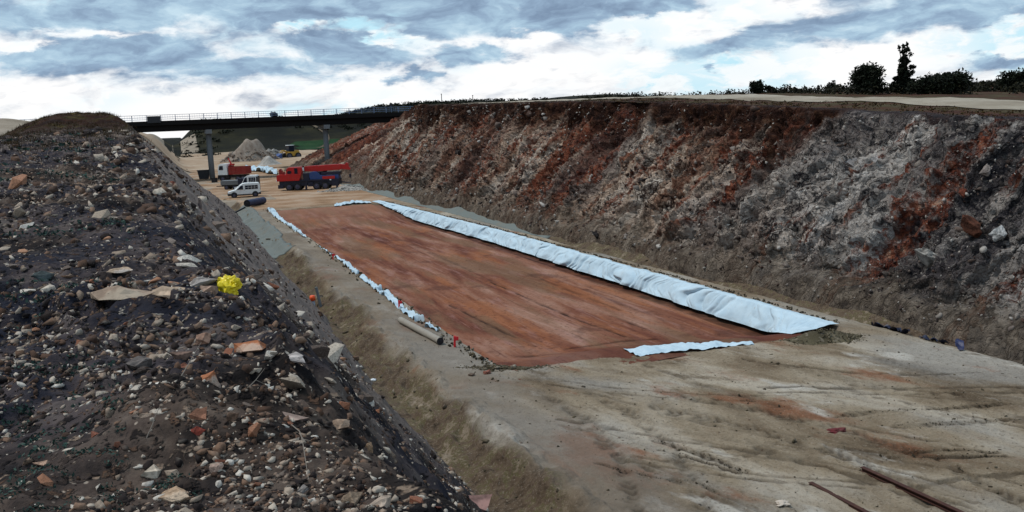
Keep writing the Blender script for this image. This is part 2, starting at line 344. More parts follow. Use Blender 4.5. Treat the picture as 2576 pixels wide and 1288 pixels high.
def mat_pit():
    m, t = new_mat('red_earth'); co = t.co(); s = t.sep(co)
    v = t.comb(s[0], t.math('MULTIPLY', s[1], .16), 0)
    c = t.ramp(t.noise(v, .55, 7, .62, .4), [(.30, (.070, .018, .011)), (.42, (.135, .045, .026)), (.52, (.205, .085, .050)), (.62, (.28, .15, .105)), (.72, (.35, .225, .175))])
    ln = t.noise(t.comb(s[0], t.math('MULTIPLY', s[1], .025), 0), 3.4, 4, .7); c = t.mix(t.mapr(ln, .55, .66, 0, .6), c, (.075, .022, .014)); c = t.mix(t.mapr(ln, .43, .34, 0, .45), c, (.33, .19, .15))
    w_ = t.mapr(t.noise(v, 1.4, 6, .6), .52, .68); c = t.mix(t.math('MULTIPLY', w_, .6), c, (.30, .165, .14))
    og = t.mapr(t.noise(t.vm('ADD', v, (9, 2, 0)), .5, 6, .65), .49, .62); c = t.mix(t.math('MULTIPLY', og, .55), c, (.29, .105, .040)); ne = t.math('MULTIPLY', t.mapr(t.math('ADD', s[1], t.math('MULTIPLY', t.noise(v, 1.2, 5), 8)), 38, 32), .65); c = t.mix(ne, c, (.085, .026, .018))
    br = t.mapr(t.noise(t.vm('ADD', v, (5, 5, 0)), .4, 5, .6), .50, .60); c = t.mix(t.math('MULTIPLY', br, .65), c, (.15, .088, .050))
    dmp = t.mapr(t.noise(t.vm('ADD', co, (3, 8, 0)), .22, 6, .65), .55, .64); c = t.mix(t.math('MULTIPLY', dmp, .55), c, (.07, .026, .018))
    fine = t.noise(co, 5, 6, .7); c = t.mix(t.mapr(fine, .52, .68, 0, .7), c, (.050, .017, .010))
    c = t.mix(t.math('MULTIPLY', t.attr('rut'), .85), c, (.016, .006, .004))  # mask holds the ruts and the painted shadow along the right edge
    far = t.mapr(t.math('ADD', s[1], t.math('MULTIPLY', t.noise(co, .3, 4), 16)), 94, 112); c = t.mix(t.math('MULTIPLY', far, .75), c, (.25, .125, .080))
    t.out(c, .95, t.bump(fine, .5, .04), .15); return m
def mat_cliff():
    m, t = new_mat('blasted_rock_face'); co = t.co(); s = t.sep(co)
    q = t.math('ADD', t.math('ADD', s[1], t.math('MULTIPLY', s[2], .45)), t.math('MULTIPLY', t.math('SUBTRACT', t.noise(co, .35, 4, .6), .5), 5.0))
    v = t.comb(t.math('MULTIPLY', q, 1.0), t.math('MULTIPLY', s[2], .22), 0)
    near = t.mapr(t.math('ADD', s[1], t.math('MULTIPLY', t.math('SUBTRACT', t.noise(co, .12, 3), .5), 26)), 33, 47)     # 0 grey near part, 1 cream and red far part
    greyrock = t.ramp(t.noise(v, .34, 6, .60, .8), [(.31, (.014, .013, .018)), (.40, (.085, .073, .074)), (.46, (.235, .205, .19)), (.53, (.45, .405, .365)), (.64, (.66, .615, .57))])
    tanrock = t.ramp(t.noise(v, .30, 6, .58, .8), [(.30, (.025, .009, .006)), (.39, (.14, .050, .030)), (.46, (.30, .17, .112)), (.53, (.52, .385, .29)), (.64, (.66, .57, .48))])
    c = t.mix(near, greyrock, tanrock)
    sp_ = t.sep(t.vor(t.vm('ADD', t.comb(q, t.math('MULTIPLY', s[2], .5), t.math('MULTIPLY', s[0], .3)), t.vm('MULTIPLY', t.noise(co, 4, 3, out='Color'), (.35, .35, .35))), 2.6, out='Color')); c = t.mix(t.mapr(sp_[0], .5, 1, 0, .42, False), c, t.ramp(sp_[1], [(0, (.035, .032, .032)), (.5, (.15, .125, .11)), (.8, (.32, .28, .24)), (1, (.52, .48, .43))]), 'MIX')
    mac = t.noise(v, .13, 4, .6, .5); c = t.mix(t.mapr(mac, .50, .62, 0, t.mapr(near, 0, 1, .42, .72)), c, t.mix(near, t.mix(t.noise(v, 1.2, 5, .7), (.012, .012, .018), (.10, .09, .10)), t.mix(t.noise(v, 1.2, 5, .7), (.020, .008, .008), (.13, .062, .055))))
    spk = t.noise(t.comb(q, t.math('MULTIPLY', s[2], .5), t.math('MULTIPLY', s[0], .5)), 5.0, 6, .72); c = t.mix(t.mapr(spk, .52, .68, 0, .70), c, t.mix(near, (.022, .021, .026), (.035, .018, .013))); c = t.mix(t.mapr(spk, .44, .34, 0, .40), c, (.50, .46, .41))
    wv = t.vm('ADD', t.comb(q, t.math('MULTIPLY', s[2], .38), t.math('MULTIPLY', s[0], .4)), t.vm('MULTIPLY', t.noise(co, 1.7, 4, out='Color'), (.9, .9, .9))); crk = t.vor(wv, .85, 'DISTANCE_TO_EDGE'); crk2 = t.vor(wv, 2.6, 'DISTANCE_TO_EDGE')
    ck = t.math('MAXIMUM', t.mapr(crk, .085, .0), t.math('MULTIPLY', t.mapr(crk2, .09, .0), .7)); c = t.mix(t.math('MULTIPLY', ck, t.mapr(t.noise(co, .8, 4, .6), .40, .58)), c, t.mix(near, (.012, .012, .016), (.025, .010, .007)))
    redn = t.noise(t.vm('ADD', v, (11, 4, 0)), .30, 7, .62)
    redf = t.mapr(redn, t.mapr(near, 0, 1, .575, .483), t.mapr(near, 0, 1, .61, .545)); rc = t.ramp(t.noise(co, 1.6, 6, .7), [(.35, (.022, .008, .006)), (.46, (.090, .022, .012)), (.54, (.22, .062, .032)), (.60, (.28, .10, .055)), (.68, (.42, .27, .19))])
    c = t.mix(t.math('MULTIPLY', redf, t.mapr(t.noise(co, 2.6, 5, .7), .38, .56, .25, .95)), c, rc)
    ora = t.mapr(t.noise(t.vm('ADD', v, (2, 14, 0)), .55, 5, .6), .64, .70); c = t.mix(t.math('MULTIPLY', ora, .75), c, (.30, .10, .05))
    # dark topsoil under the rim, earthy toe
    up = t.attr('up'); top = t.mapr(t.math('ADD', up, t.math('MULTIPLY', t.math('SUBTRACT', t.noise(t.vm('MULTIPLY', co, (1, 1, .4)), .45, 6, .65), .5), t.mapr(near, 0, 1, .42, .95))), t.mapr(near, 0, 1, .93, .68), t.mapr(near, 0, 1, 1.0, .92))
    tc = t.ramp(t.noise(co, 1.2, 7, .7), [(.36, (.010, .004, .003)), (.50, (.032, .012, .007)), (.60, (.075, .032, .017)), (.72, (.20, .13, .085))])
    c = t.mix(top, c, t.mix(t.mapr(near, .0, .5), t.mix(.5, tc, (.05, .045, .05)), tc))
    toe = t.mapr(t.math('ADD', up, t.math('MULTIPLY', t.math('SUBTRACT', t.noise(co, .6, 5, .6), .5), .35)), .24, .04); c = t.mix(t.math('MULTIPLY', toe, .85), c, t.ramp(t.noise(co, 1.5, 6, .7), [(.36, (.040, .030, .022)), (.5, (.115, .088, .064)), (.64, (.24, .195, .15))]))
    h = t.math('SUBTRACT', t.math('MULTIPLY', t.noise(co, 3.5, 8, .75), 1.2), t.math('MULTIPLY', ck, .5))
    t.out(c, .92, t.bump(h, 1.0, .22), .12); return m
def mat_grass(name, cols, sc=.35, bump=.3):
    m, t = new_mat(name); co = t.co(); n = t.noise(co, sc, 7, .66)
    c = t.ramp(n, [(.32, cols[0]), (.45, cols[1]), (.56, cols[2]), (.70, cols[3])]); c = t.mix(t.mapr(t.noise(co, sc * 9, 5, .7), .5, .7, 0, .6), c, cols[0])
    t.out(c, .95, t.bump(t.noise(co, 3, 6, .7), bump, .1), .1); return m
M_BANK, M_FLOOR, M_PIT, M_CLIFF = mat_bank(), mat_floor(), mat_pit(), mat_cliff()
M_PLAT = mat_grass('plateau_soil', [(.022, .009, .006), (.060, .024, .014), (.048, .036, .016), (.085, .070, .032)])
M_FAR = mat_grass('distant_scrubland', [(.003, .0035, .002), (.006, .006, .003), (.016, .015, .006), (.045, .036, .016)], .03)
M_EMB = mat_grass('tan_embankment_earth', [(.17, .135, .10), (.25, .205, .155), (.30, .25, .195), (.36, .31, .25)], .08)
M_ROAD = mat_grass('pale_dirt_road', [(.19, .155, .115), (.28, .24, .185), (.33, .29, .23), (.40, .355, .29)], .12)
M_TRACK = mat_grass('brown_haul_road', [(.22, .145, .09), (.32, .225, .15), (.37, .28, .20), (.44, .36, .28)], .06)

# ------------------------------------------------------------------ terrain meshes
ys = np.concatenate([np.linspace(-5, 1.5, 30, endpoint=False), np.geomspace(1.5, 124, 1250)]); xs = np.concatenate([np.linspace(-46, -9, 90, endpoint=False), np.linspace(-9, -4, 120, endpoint=False), np.linspace(-4, 7.3, 430)])
X, Y = np.meshgrid(xs, ys, indexing='ij'); Z = bank_z(X, Y)
gx = np.gradient(Z, axis=0) / np.gradient(X, axis=0); fa = np.clip((-gx - .35) / .7, 0, 1)
tag(sheet('spoil_bank', X, Y, Z, M_BANK, attrs={'face': fa}), kind='structure')

def polydist(X, Y, pts):
    dm = np.full(X.shape, 99.0); sl_ = np.zeros(X.shape); acc = 0.0
    for (ax, ay), (bx, by) in zip(pts[:-1], pts[1:]):
        vx, vy = bx - ax, by - ay; L = math.hypot(vx, vy); u = np.clip(((X - ax) * vx + (Y - ay) * vy) / (L * L), 0, 1); dd = np.hypot(X - ax - u * vx, Y - ay - u * vy); m = dd < dm
        dm = np.where(m, dd, dm); sl_ = np.where(m, acc + u * L, sl_); acc += L
    return dm, sl_
def pix_path(pts, z=0.0): return [(p.x, p.y) for p in (hit(a, b, z) for a, b in pts)]
RUTS = [(pix_path(p), w_, s_) for p, w_, s_ in (
    ([(1640, 1108), (1700, 1122), (1790, 1150), (1872, 1184)], .10, 1.0), ([(1660, 1132), (1740, 1150), (1860, 1190)], .06, .9),
    ([(2098, 1048), (2200, 1036), (2330, 1030), (2430, 1024), (2529, 1014)], .10, .8), ([(2252, 1075), (2400, 1066), (2575, 1052)], .11, .7),
    ([(2240, 1155), (2400, 1152), (2532, 1146)], .06, .9), ([(2235, 1140), (2380, 1137), (2508, 1136)], .05, .8), ([(1500, 1165), (1640, 1200), (1760, 1215), (1800, 1235)], .06, .6),
    ([(1700, 955), (1830, 990), (1990, 1040)], .16, .35), ([(1480, 960), (1640, 1010), (1800, 1055)], .14, .3), ([(2000, 930), (2250, 980), (2560, 1010)], .2, .3),
    ([(1700, 1000), (1900, 1035), (2150, 1090), (2400, 1180), (2576, 1270)], .17, .75), ([(1640, 1030), (1840, 1070), (2080, 1135), (2300, 1230), (2420, 1300)], .17, .75), ([(1380, 1000), (1480, 1060), (1560, 1150), (1610, 1288)], .15, .6), ([(1470, 985), (1600, 1050), (1710, 1150), (1780, 1288)], .15, .6), ([(1880, 1150), (1930, 1120), (2050, 1100)], .10, .45), ([(1600, 1060), (1850, 1110), (2100, 1150), (2300, 1230)], .12, .3), ([(2300, 1230), (2420, 1205), (2576, 1190)], .08, .6), ([(2100, 870), (2300, 930), (2576, 985)], .18, .35))]
_rg = random.Random(3)
for k in range(16):
    x0 = _rg.uniform(1350, 2300); y0 = _rg.uniform(905, 1150) ; s0 = _rg.uniform(-.02, .42); ln = _rg.uniform(300, 800); bend = _rg.uniform(-.12, .12)
    base_ = [(x0 + ln * f, y0 + ln * f * (s0 + bend * f)) for f in (0, .25, .5, .75, 1)]
    for off in ((0, 14) if k % 2 else (0,)): RUTS.append((pix_path([(a, b + off) for a, b in base_]), _rg.uniform(.035, .08), _rg.uniform(.35, .8)))
ys = np.concatenate([np.linspace(6, 12, 40, endpoint=False), np.geomspace(12, 112, 1150, endpoint=False), np.geomspace(112, 252, 160)]); xs = np.concatenate([np.linspace(-26, 4, 40, endpoint=False), np.linspace(4.0, 26.5, 640), np.linspace(26.7, 32, 50)])
X, Y = np.meshgrid(xs, ys, indexing='ij'); Z = floor_z(X, Y)
rut = np.zeros(X.shape); NX = (Y < 40)
for pts, wd, st in RUTS:
    dd, sl_ = polydist(X, Y, pts); lug = .78 + .22 * np.tanh(4 * np.sin(sl_ * 21 + dd * 22)) if wd > .09 else 1.0; wob = wd * 1.9 * (1 + .5 * vn(X * 2.5, Y * 2.5, 77)); k = np.clip(1.7 * (1 - dd / wob), 0, 1) * st * np.clip(.75 + .9 * vn(X * 3, Y * 3, 78), 0, 1) * lug; rut = np.maximum(rut, k)
    Z = Z - .05 * step(k, .1, .8) + .03 * np.exp(-((dd - wd * 1.4) / (wd * .5)) ** 2) * st * (1 + vn(X * 6, Y * 6, 79)) * .5
dl = X - toe_x(Y); ditch = (1 - step(dl + .35 * vn(X * .9, Y * .6, 66), 1.3, 2.0)); dr = X - 24.9; ditch = np.maximum(ditch * (Y < 125), step(dr + .25 * vn(X * .9, Y * .6, 67), -.1, .5))
bench = step(dl, 1.4, 2.1) * (1 - step(X + .4 * vn(X, Y * .5, 69), LIP_L(Y) - .9, LIP_L(Y) + .5)) * (1 - step(Y, 100, 112))
tag(sheet('cut_floor', X, Y, Z, M_FLOOR, attrs={'rut': rut, 'ditch': ditch, 'bench': bench}), kind='structure')

PR = [(pix_path(p, -DP), w_, s_) for p, w_, s_ in (([(1236, 711), (1330, 752), (1450, 803), (1572, 849)], .09, 1.0), ([(1130, 765), (1207, 802), (1280, 838), (1345, 870)], .07, 1.0), ([(1540, 795), (1641, 831)], .09, .9), ([(1310, 683), (1440, 735), (1560, 782)], .12, .5),
    ([(1000, 600), (1150, 665), (1300, 740)], .16, .4), ([(1450, 720), (1560, 765), (1720, 822)], .14, .45), ([(1300, 895), (1450, 905), (1560, 880), (1700, 868)], .16, .7), ([(1420, 880), (1560, 862), (1660, 852)], .10, .9), ([(1650, 870), (1780, 862), (1940, 856)], .16, .9))]
ys = np.geomspace(26.2, 103, 660); us = np.linspace(0, 1, 260); U, Y = np.meshgrid(us, ys, indexing='ij'); X = LIP_L(Y) + .02 + U * (LIP_R(Y) - .05 - LIP_L(Y))
Z = pit_z(X, Y); rut = np.zeros(X.shape)
for pts, wd, st in PR:
    dd, sl_ = polydist(X, Y, pts); k = np.clip(1.6 - 1.6 * dd / (wd * 1.7 * (1 + .5 * vn(X * 2, Y * 2, 7))), 0, 1) * st * np.clip(.7 + .9 * vn(X * 2, Y * 1.2, 8), 0, 1); rut = np.maximum(rut, k); Z = Z - .04 * step(k, .1, .8)
edge_shade = step(X, LIP_R(Y) - 1.5, LIP_R(Y) - .9) * .8 * np.clip(.8 + .4 * vn(Y * 2, X * 2, 5), 0, 1); Z = Z - .18 * step(X, LIP_R(Y) - 1.7, LIP_R(Y) - 1.0)  # edge shadow beside the right sheet painted into the dark mask, plus a trough
tag(sheet('red_earth_bay', X, Y, Z, M_PIT, attrs={'rut': np.maximum(rut, edge_shade)}), kind='structure')

# rock face
ys = np.concatenate([np.geomspace(9, 135, 1500, endpoint=False), np.linspace(135, 215, 160)]); us = np.linspace(-.07, 1.12, 350); U, Y = np.meshgrid(us, ys, indexing='ij')
xt = 26.0 + .35 * fbm(Y * .12, 0, 100, 3) - 2.5 * step(Y, 150, 190); zt = .45 - .3 * step(Y, 150, 190); xc = XC(Y) + .5 * fbm(Y * .10, 5, 101, 3); zc = ZC(Y)
X = xt + (xc - xt) * U; Zl = zt + (zc - zt) * U; pl = plateau_z(X, Y) + .05
Z = smin(Zl + .12, pl, .16) - 1.0 * (1 - step(U, -.07, .05)); sl = np.arctan2(zc - zt, xc - xt); nx, nz = -np.sin(sl), np.cos(sl)
q = Y + .45 * Z; e = step(U, .02, .15) * (1 - step(U, .93, 1.03))
dsp = 1.0 * fbm(q * .22, Z * .05, 102, 3) + .38 * fbm(q * .75, Z * .30, 103, 4) * step(U, .05, .3)
wx, wz = q * .62 + .5 * vn(q, Z, 1), Z * .36 + .5 * vn(q, Z + 9, 2); f1, f2, iv = worley(wx, wz, 104); dsp += .62 * (iv - .5) * step(f2 - f1, .02, .22)
f1, f2, iv = worley(q * 2.0 + .3 * vn(q * 3, Z * 3, 3), Z * 1.2, 105); dsp += .26 * (iv - .45) * step(f2 - f1, .02, .2)
pb_ = .75 * Z - .38 * Y + 1.1 * fbm(Y * .16, Z * .3, 120, 3); fr = pb_ * .62 - np.floor(pb_ * .62); dsp += .42 * (fr ** 1.6 - .35) * np.clip(.5 + 1.2 * fbm(Y * .2, Z * .25, 121, 2), 0, 1)
pb_ = 1.0 * q + .15 * Z + 1.0 * fbm(Y * .3, Z * .25, 122, 3); fr = pb_ * .7 - np.floor(pb_ * .7); dsp += .50 * (fr ** 1.5 - .35) * np.clip(.4 + 1.4 * fbm(Y * .35, Z * .4, 123, 2), 0, 1)
dsp += .13 * fbm(q * 3.2, Z * 3.6, 106, 3, .65)
X = X + nx * dsp * e; Z = Z + nz * dsp * e; Y = Y + .12 * fbm(q * 1.3, Z * 1.3, 107, 2) * e
tag(sheet('rock_slope', X, Y, Z, M_CLIFF, smooth=False, attrs={'up': U}), kind='structure')

# plateau beyond the rim with its dirt road
ys = np.concatenate([np.linspace(-40, 20, 30, endpoint=False), np.linspace(20, 260, 300)]); ds = np.concatenate([np.linspace(.2, 30, 120, endpoint=False), np.geomspace(30, 700, 110)]); D, Y = np.meshgrid(ds, ys, indexing='ij'); X = XC(Y) + D
tag(sheet('plateau', X, Y, plateau_z(X, Y), M_PLAT), kind='structure')
ys = np.linspace(-30, 235, 500); ds = np.linspace(0, 1, 24); D, Y = np.meshgrid(ds, ys, indexing='ij')
X = XC(Y) + 5.0 + .5 * vn(Y * .08, 0, 110) + D * (np.interp(Y, [0, 40, 70, 235], [6.5, 6.5, 6, 6]) + .8 * vn(Y * .1, 5, 111)); tag(sheet('dirt_road', X, Y, plateau_z(X, Y) + .035, M_ROAD), kind='structure')
# left embankment carrying the road to the bridge
ys = np.linspace(60, 545, 340); xs = np.concatenate([np.linspace(-170, -40, 40, endpoint=False), np.linspace(-40, 12, 140)]); X, Y = np.meshgrid(xs, ys, indexing='ij')
Ze = far_z(X, np.maximum(Y, 118)) - .02; road = step(-12 - X, 0, 10) * np.interp(Y, [60, 75, 100, 140, 175, 240, 300], [-3.5, -2.2, -.6, 2.0, 1.9, 1.0, 0]); Ze = np.where(Y < 119, np.minimum(Ze, bank_z(X, Y, False) - .5), Ze) * (X > -11) + (Ze + road) * (X <= -11)
tag(sheet('embankment', X, Y, Ze, M_EMB), kind='structure')
# everything farther off
rr = np.geomspace(230, 4200, 170); aa = np.linspace(R(-75), R(75), 320); A, RR = np.meshgrid(aa, rr, indexing='ij'); X = RR * np.sin(A + .2); Y = RR * np.cos(A + .2)
tag(sheet('hills', X, Y, np.where(Y < 236, -3.0 + 0 * X, far_z(X, Y)) - .05, M_FAR), kind='structure')
ys = np.linspace(236, 472, 120); D, Y = np.meshgrid(np.linspace(0, 1, 30), ys, indexing='ij'); X = 12 + .03 * (Y - 190) + (D - .5) * np.interp(Y, [236, 330, 420, 560], [44, 60, 95, 20]) - np.interp(Y, [236, 420, 560], [0, 4, 26])
tag(sheet('haul_road', X, Y, far_z(X, Y) + .12, M_TRACK), kind='structure')
# ================================================================== THINGS
M_RED = paint('red_paint', (.52, .016, .014), .38, dirt=.22); M_DRED = paint('tipper_red', (.26, .018, .014), .5, dirt=.3)
M_WHITE = paint('white_paint', (.78, .80, .80), .32, dirt=.18); M_DARK = paint('dark_blue_chassis', (.012, .014, .035), .5, dirt=.12); M_BLUE = paint('blue_machinery', (.03, .07, .22), .45, dirt=.2)
M_TYRE = paint('tyre_rubber', (.014, .014, .016), .85, dirt=.25); M_RIM = paint('steel_rim', (.06, .06, .10), .5); M_GLASS = paint('dark_glass', (.012, .016, .030), .08, spec=.6, dirt=.04)
M_STEEL = paint('dark_weathered_steel', (.007, .006, .006), .7, dirt=.15, dirtcol=(.02, .012, .008), spec=.15); M_RAIL = paint('railing_steel', (.14, .21, .34), .5)  # steel colour darkened further to carry the shade of the backlit bridge
M_CONC = paint('grey_concrete', (.17, .18, .19), .85, dirt=.35, dirtcol=(.10, .09, .08), bump=.2); M_LINING = paint('channel_concrete', (.135, .155, .145), .85, dirt=.55, dirtcol=(.17, .14, .10), scale=.5, bump=.4)
M_BLACK = paint('black_plastic', (.010, .011, .016), .5, dirt=.1); M_NAVY = paint('navy_fleece', (.025, .035, .085), .75, bump=.3); M_YELM = paint('yellow_machine_paint', (.48, .27, .03), .5, dirt=.4)
M_RUST = paint('rusty_steel', (.050, .016, .010), .85, dirt=.5, dirtcol=(.11, .045, .022), scale=6, bump=.5); M_BEIGE = paint('beige_fleece', (.30, .275, .235), .8, dirt=.4, scale=5, bump=.4)
M_ORANGE = paint('orange_plastic', (.85, .10, .02), .5, dirt=.05); M_REDST = paint('red_stake_paint', (.75, .02, .03), .5, dirt=.05); M_PALE = paint('pale_blue_plastic', (.45, .52, .62), .5, dirt=.1)
M_YBAG = paint('yellow_plastic_bag', (.72, .56, .006), .4, dirt=.08, scale=12); M_TARP = paint('dark_blue_tarpaulin', (.008, .012, .035), .45, dirt=.06, bump=.3); M_SCRAP = paint('white_plastic', (.72, .76, .80), .5, dirt=.12)
def mat_geo():
    m, t = new_mat('white_geotextile'); co = t.co(); n = t.noise(t.vm('MULTIPLY', co, (1, 1, 1)), 1.6, 5, .6)
    c = t.mix(t.mapr(n, .35, .7), (.50, .63, .71), (.42, .55, .64)); c = t.mix(t.mapr(t.noise(co, 5, 5, .7), .55, .78, 0, .5), c, (.34, .29, .24)); t.out(c, .75, t.bump(t.noise(co, 3, 4), .35, .05), .2); return m
M_GEO = mat_geo()
C_RIGHT = Vector((math.cos(PSI), -math.sin(PSI), 0))

# ------------------------------------------------------------------ bridge
YB = 186.0; ZD = 11.85
br = empty('bridge', (17, YB, ZD)); tag(br, 'dark road bridge on slender piers spanning the cutting', 'bridge')
def bp(mb, name, mat): o = mb.build(name, mat, br); return o
b = MB().box(-58, 45, 0, 9.0, -.55, -.02, .04); bp(b, 'deck', M_STEEL)
b = MB().box(-58, 45, -.28, -.003, -.75, .12, .03); bp(b, 'fascia', M_STEEL)
for yy in (.6, 2.9, 5.2, 7.7):
    b = MB().box(-48, 32, yy, yy + .45, -1.75, -.553).box(-48, 32, yy - .15, yy + .6, -1.88, -1.753); bp(b, 'girder', M_STEEL)
bp(MB().box(-30.5, -29.2, -.05, 9, -5.5, -1.884), 'abutment', M_CONC); bp(MB().box(28.6, 30, -.05, 9, -4.5, -1.884), 'abutment', M_CONC)
for k in range(36):
    x = -50 + k * 2.6; b = MB().box(x - .06, x + .06, -.14, -.03, .124, 1.28).box(x - .09, x + .09, -.17, 0, .122, .18); bp(b, 'post', M_RAIL)
for z in (.42, .80, 1.24):
    b = MB().box(-50.1, 41.2, -.255, -.143, z - .035, z + .035); bp(b, 'rail', M_RAIL)
pts = [(-50.05, .435)]
for k in range(int(91 / .45)):
    x = -50 + k * .45; pts += [(x - .012, .455), (x - .012, 1.2), (x + .012, 1.2), (x + .012, .455)]
bp(MB().prism(pts + [(41.0, .435)], -.215, -.19), 'baluster_screen', M_RAIL)
for xp, zb in ((6.7, 0), (29.9, 2.2)):
    p = empty('pier', (xp, YB + 3, 0)); tag(p, 'grey concrete pier at the foot of the spoil bank, beside the red tipper truck' if xp < 10 else 'grey concrete pier rising behind the boom of the red crane', 'pier', 'piers under the bridge')
    b = MB()
    for yy in (-1.4, 3.0): pass
    b.tube((0, 0, -1), (0, 0, ZD - 2.75), .56, .54, 20).build('column', M_CONC, p, True)
    MB().box(-.62, .62, -2.6, 4.9, ZD - 2.72, ZD - 1.89, .06).build('pier_cap', M_CONC, p)
sgn = empty('site_board', at_depth(388, 303, 175)); sgn.location = (sgn.location.x, YB - .62, ZD + .1); tag(sgn, 'black board fixed outside the bridge railing near its left end', 'sign board')
MB().box(-1.2, 1.2, -.06, .06, -.35, .95, .02).build('panel', M_BLACK, sgn); MB().box(-1.0, -.9, .063, .33, -.2, .9).build('bracket', M_STEEL, sgn); MB().box(.9, 1.0, .063, .33, -.2, .9).build('bracket', M_STEEL, sgn)
sx = at_depth(1015, 268, 180).x
sgn = empty('road_sign', (sx, YB + .6, ZD)); tag(sgn, 'small round road sign on a thin post above the right end of the bridge', 'sign'); MB().tube((0, 0, 0), (0, 0, 2.0), .05).build('post', M_RAIL, sgn)
MB().tube((0, -.06, 1.75), (0, -.02, 1.75), .38, .38, 20).build('disc', M_BLACK, sgn)

# ------------------------------------------------------------------ wheels
def wheel(par, x, y, r, wd, side=-1):
    w_ = MB().tube((x, y - wd / 2, r), (x, y + wd / 2, r), r, r, 24)
    es = [e for e in w_.bm.edges if len(e.link_faces) == 2 and e.calc_face_angle(0) > 1]; bmesh.ops.bevel(w_.bm, geom=es, offset=r * .12, segments=2, affect='EDGES'); wo_ = w_.build('wheel', M_TYRE, par)
    yo = y + side * wd / 2; MB().tube((x, yo + side * .012, r), (x, yo + side * .002, r), r * .58, r * .62, 20).tube((x, yo + side * .07, r), (x, yo + side * .0125, r), r * .16, r * .24, 12).build('rim', M_RIM, wo_)
def place(name, px, py, yaw, label, cat):
    p = hit(px, py, 0.0); e = empty(name, (p.x, p.y, float(floor_z(p.x, min(p.y, 250))) if p.y < 250 else 0.0), yaw); return tag(e, label, cat)

# ------------------------------------------------------------------ mobile crane
cr = place('mobile_crane', 698, 481, -PSI, 'red mobile crane truck with a long boom laid over its dark chassis', 'crane')
P = lambda mb, n, m, par=cr, sm=False: mb.build(n, m, par, sm)
P(MB().prism([(.0, 1.45), (.04, 2.32), (.25, 2.42), (3.72, 2.42), (3.35, 1.45)], -.02, 2.45, .05), 'front_body', M_RED)
uc = P(MB().prism([(1.42, 2.423), (1.60, 3.30), (1.95, 3.46), (3.75, 3.46), (3.85, 3.2), (3.68, 2.423)], .05, 1.35, .06), 'cab', M_RED)
P(MB().prism([(1.75, 2.50), (1.62, 2.62), (1.68, 2.86), (1.85, 2.94), (2.18, 2.94), (2.30, 2.82), (2.28, 2.60), (2.12, 2.50)], .02, .047), 'window', M_GLASS, uc)
P(MB().box(2.72, 3.22, .02, .047, 2.48, 3.30, .02), 'window', M_GLASS, uc); P(MB().box(1.44, 1.52, .25, 1.15, 2.7, 3.2), 'windscreen', M_GLASS, uc)
P(MB().box(-.05, -.003, .25, 2.2, 1.75, 2.25), 'windscreen', M_GLASS); P(MB().tube((.05, .1, 1.5), (-.06, .1, 1.5), .12), 'headlight', M_SCRAP); P(MB().tube((.05, 2.3, 1.5), (-.06, 2.3, 1.5), .12), 'headlight', M_SCRAP)
P(MB().box(.3, 9.3, .25, 2.2, .62, 1.447, .03).box(.1, .9, .1, 2.35, .35, .9, .04).box(4.6, 5.35, .0, .24, .5, 1.1, .03).box(8.2, 9.25, .0, .24, .45, 1.44, .03).box(3.4, 9.3, .02, 2.43, 1.30, 1.50, .02), 'chassis', M_DARK)
for x in (1.8, 3.04, 5.9, 7.2):
    wheel(cr, x, .16, .55, .42); wheel(cr, x, 2.28, .55, .42, 1)
P(MB().prism([(.18, 2.43), (.2, 3.15), (.48, 3.3), (.68, 3.0), (.7, 2.43)], .9, 1.5, .03).prism([(.78, 2.43), (1.1, 2.43), (1.0, 2.85), (.8, 2.8)], .4, 1.4, .03), 'winch', M_DRED)
P(MB().prism([(4.9, 1.503), (4.75, 2.2), (5.0, 2.62), (5.9, 2.68), (6.2, 2.4), (6.5, 2.1), (7.3, 2.0), (9.2, 2.1), (9.2, 1.503)], .3, 2.15, .06), 'engine_cover', M_BLUE)
P(MB().box(3.9, 4.85, .2, 2.2, 1.503, 2.5, .05).box(6.6, 9.4, .45, 2.0, 2.103, 2.55, .04).tube((6.0, 1.2, 2.0), (6.0, 1.2, 2.62), .62, .55, 20), 'slewing_base', M_DARK)
bo = P(MB().prism([(4.1, 2.75), (4.05, 3.45), (4.5, 3.52), (9.6, 3.62), (9.6, 2.80), (6.0, 2.66)], .75, 1.6, .05), 'boom', M_RED)
P(MB().prism([(9.603, 2.86), (9.603, 3.56), (10.15, 3.55), (10.35, 3.78), (10.62, 3.74), (10.72, 3.2), (10.95, 2.9), (10.85, 2.7), (10.2, 2.78)], .85, 1.5, .04), 'boom_head', M_RED, bo)
P(MB().tube((10.82, 1.15, 2.72), (10.82, 1.15, 2.1), .03).box(10.68, 10.96, 1.0, 1.3, 1.62, 2.1, .05).tube((10.82, 1.15, 1.62), (10.74, 1.15, 1.4), .07, .04), 'hook', M_DARK, bo)
P(MB().tube((5.0, 1.18, 1.9), (7.4, 1.18, 2.75), .14).tube((3.95, .5, 3.2), (4.0, .5, 3.6), .13, .1), 'boom_ram', M_STEEL); P(MB().tube((4.02, .3, 2.9), (4.02, .3, 3.35), .12), 'lamp', M_SCRAP)
P(MB().box(6.85, 8.7, -.04, -.004, 1.56, 1.95, .012).box(6.9, 8.65, -.002, .2, 1.52, 1.9), 'tool_locker', M_RED); P(MB().box(7.9, 8.15, -.05, -.012, 1.32, 1.48), 'side_light', M_SCRAP)
P(MB().tube((9.3, .5, .95), (10.9, .5, .78), .05).tube((9.3, 1.9, .95), (10.9, .5, .78), .05), 'tow_bar', M_DARK)
for x in (4.2, 8.8): P(MB().box(x, x + .3, -.10, .0, .12, 1.2).box(x - .1, x + .4, -.22, .12, .02, .12), 'outrigger', M_DARK)

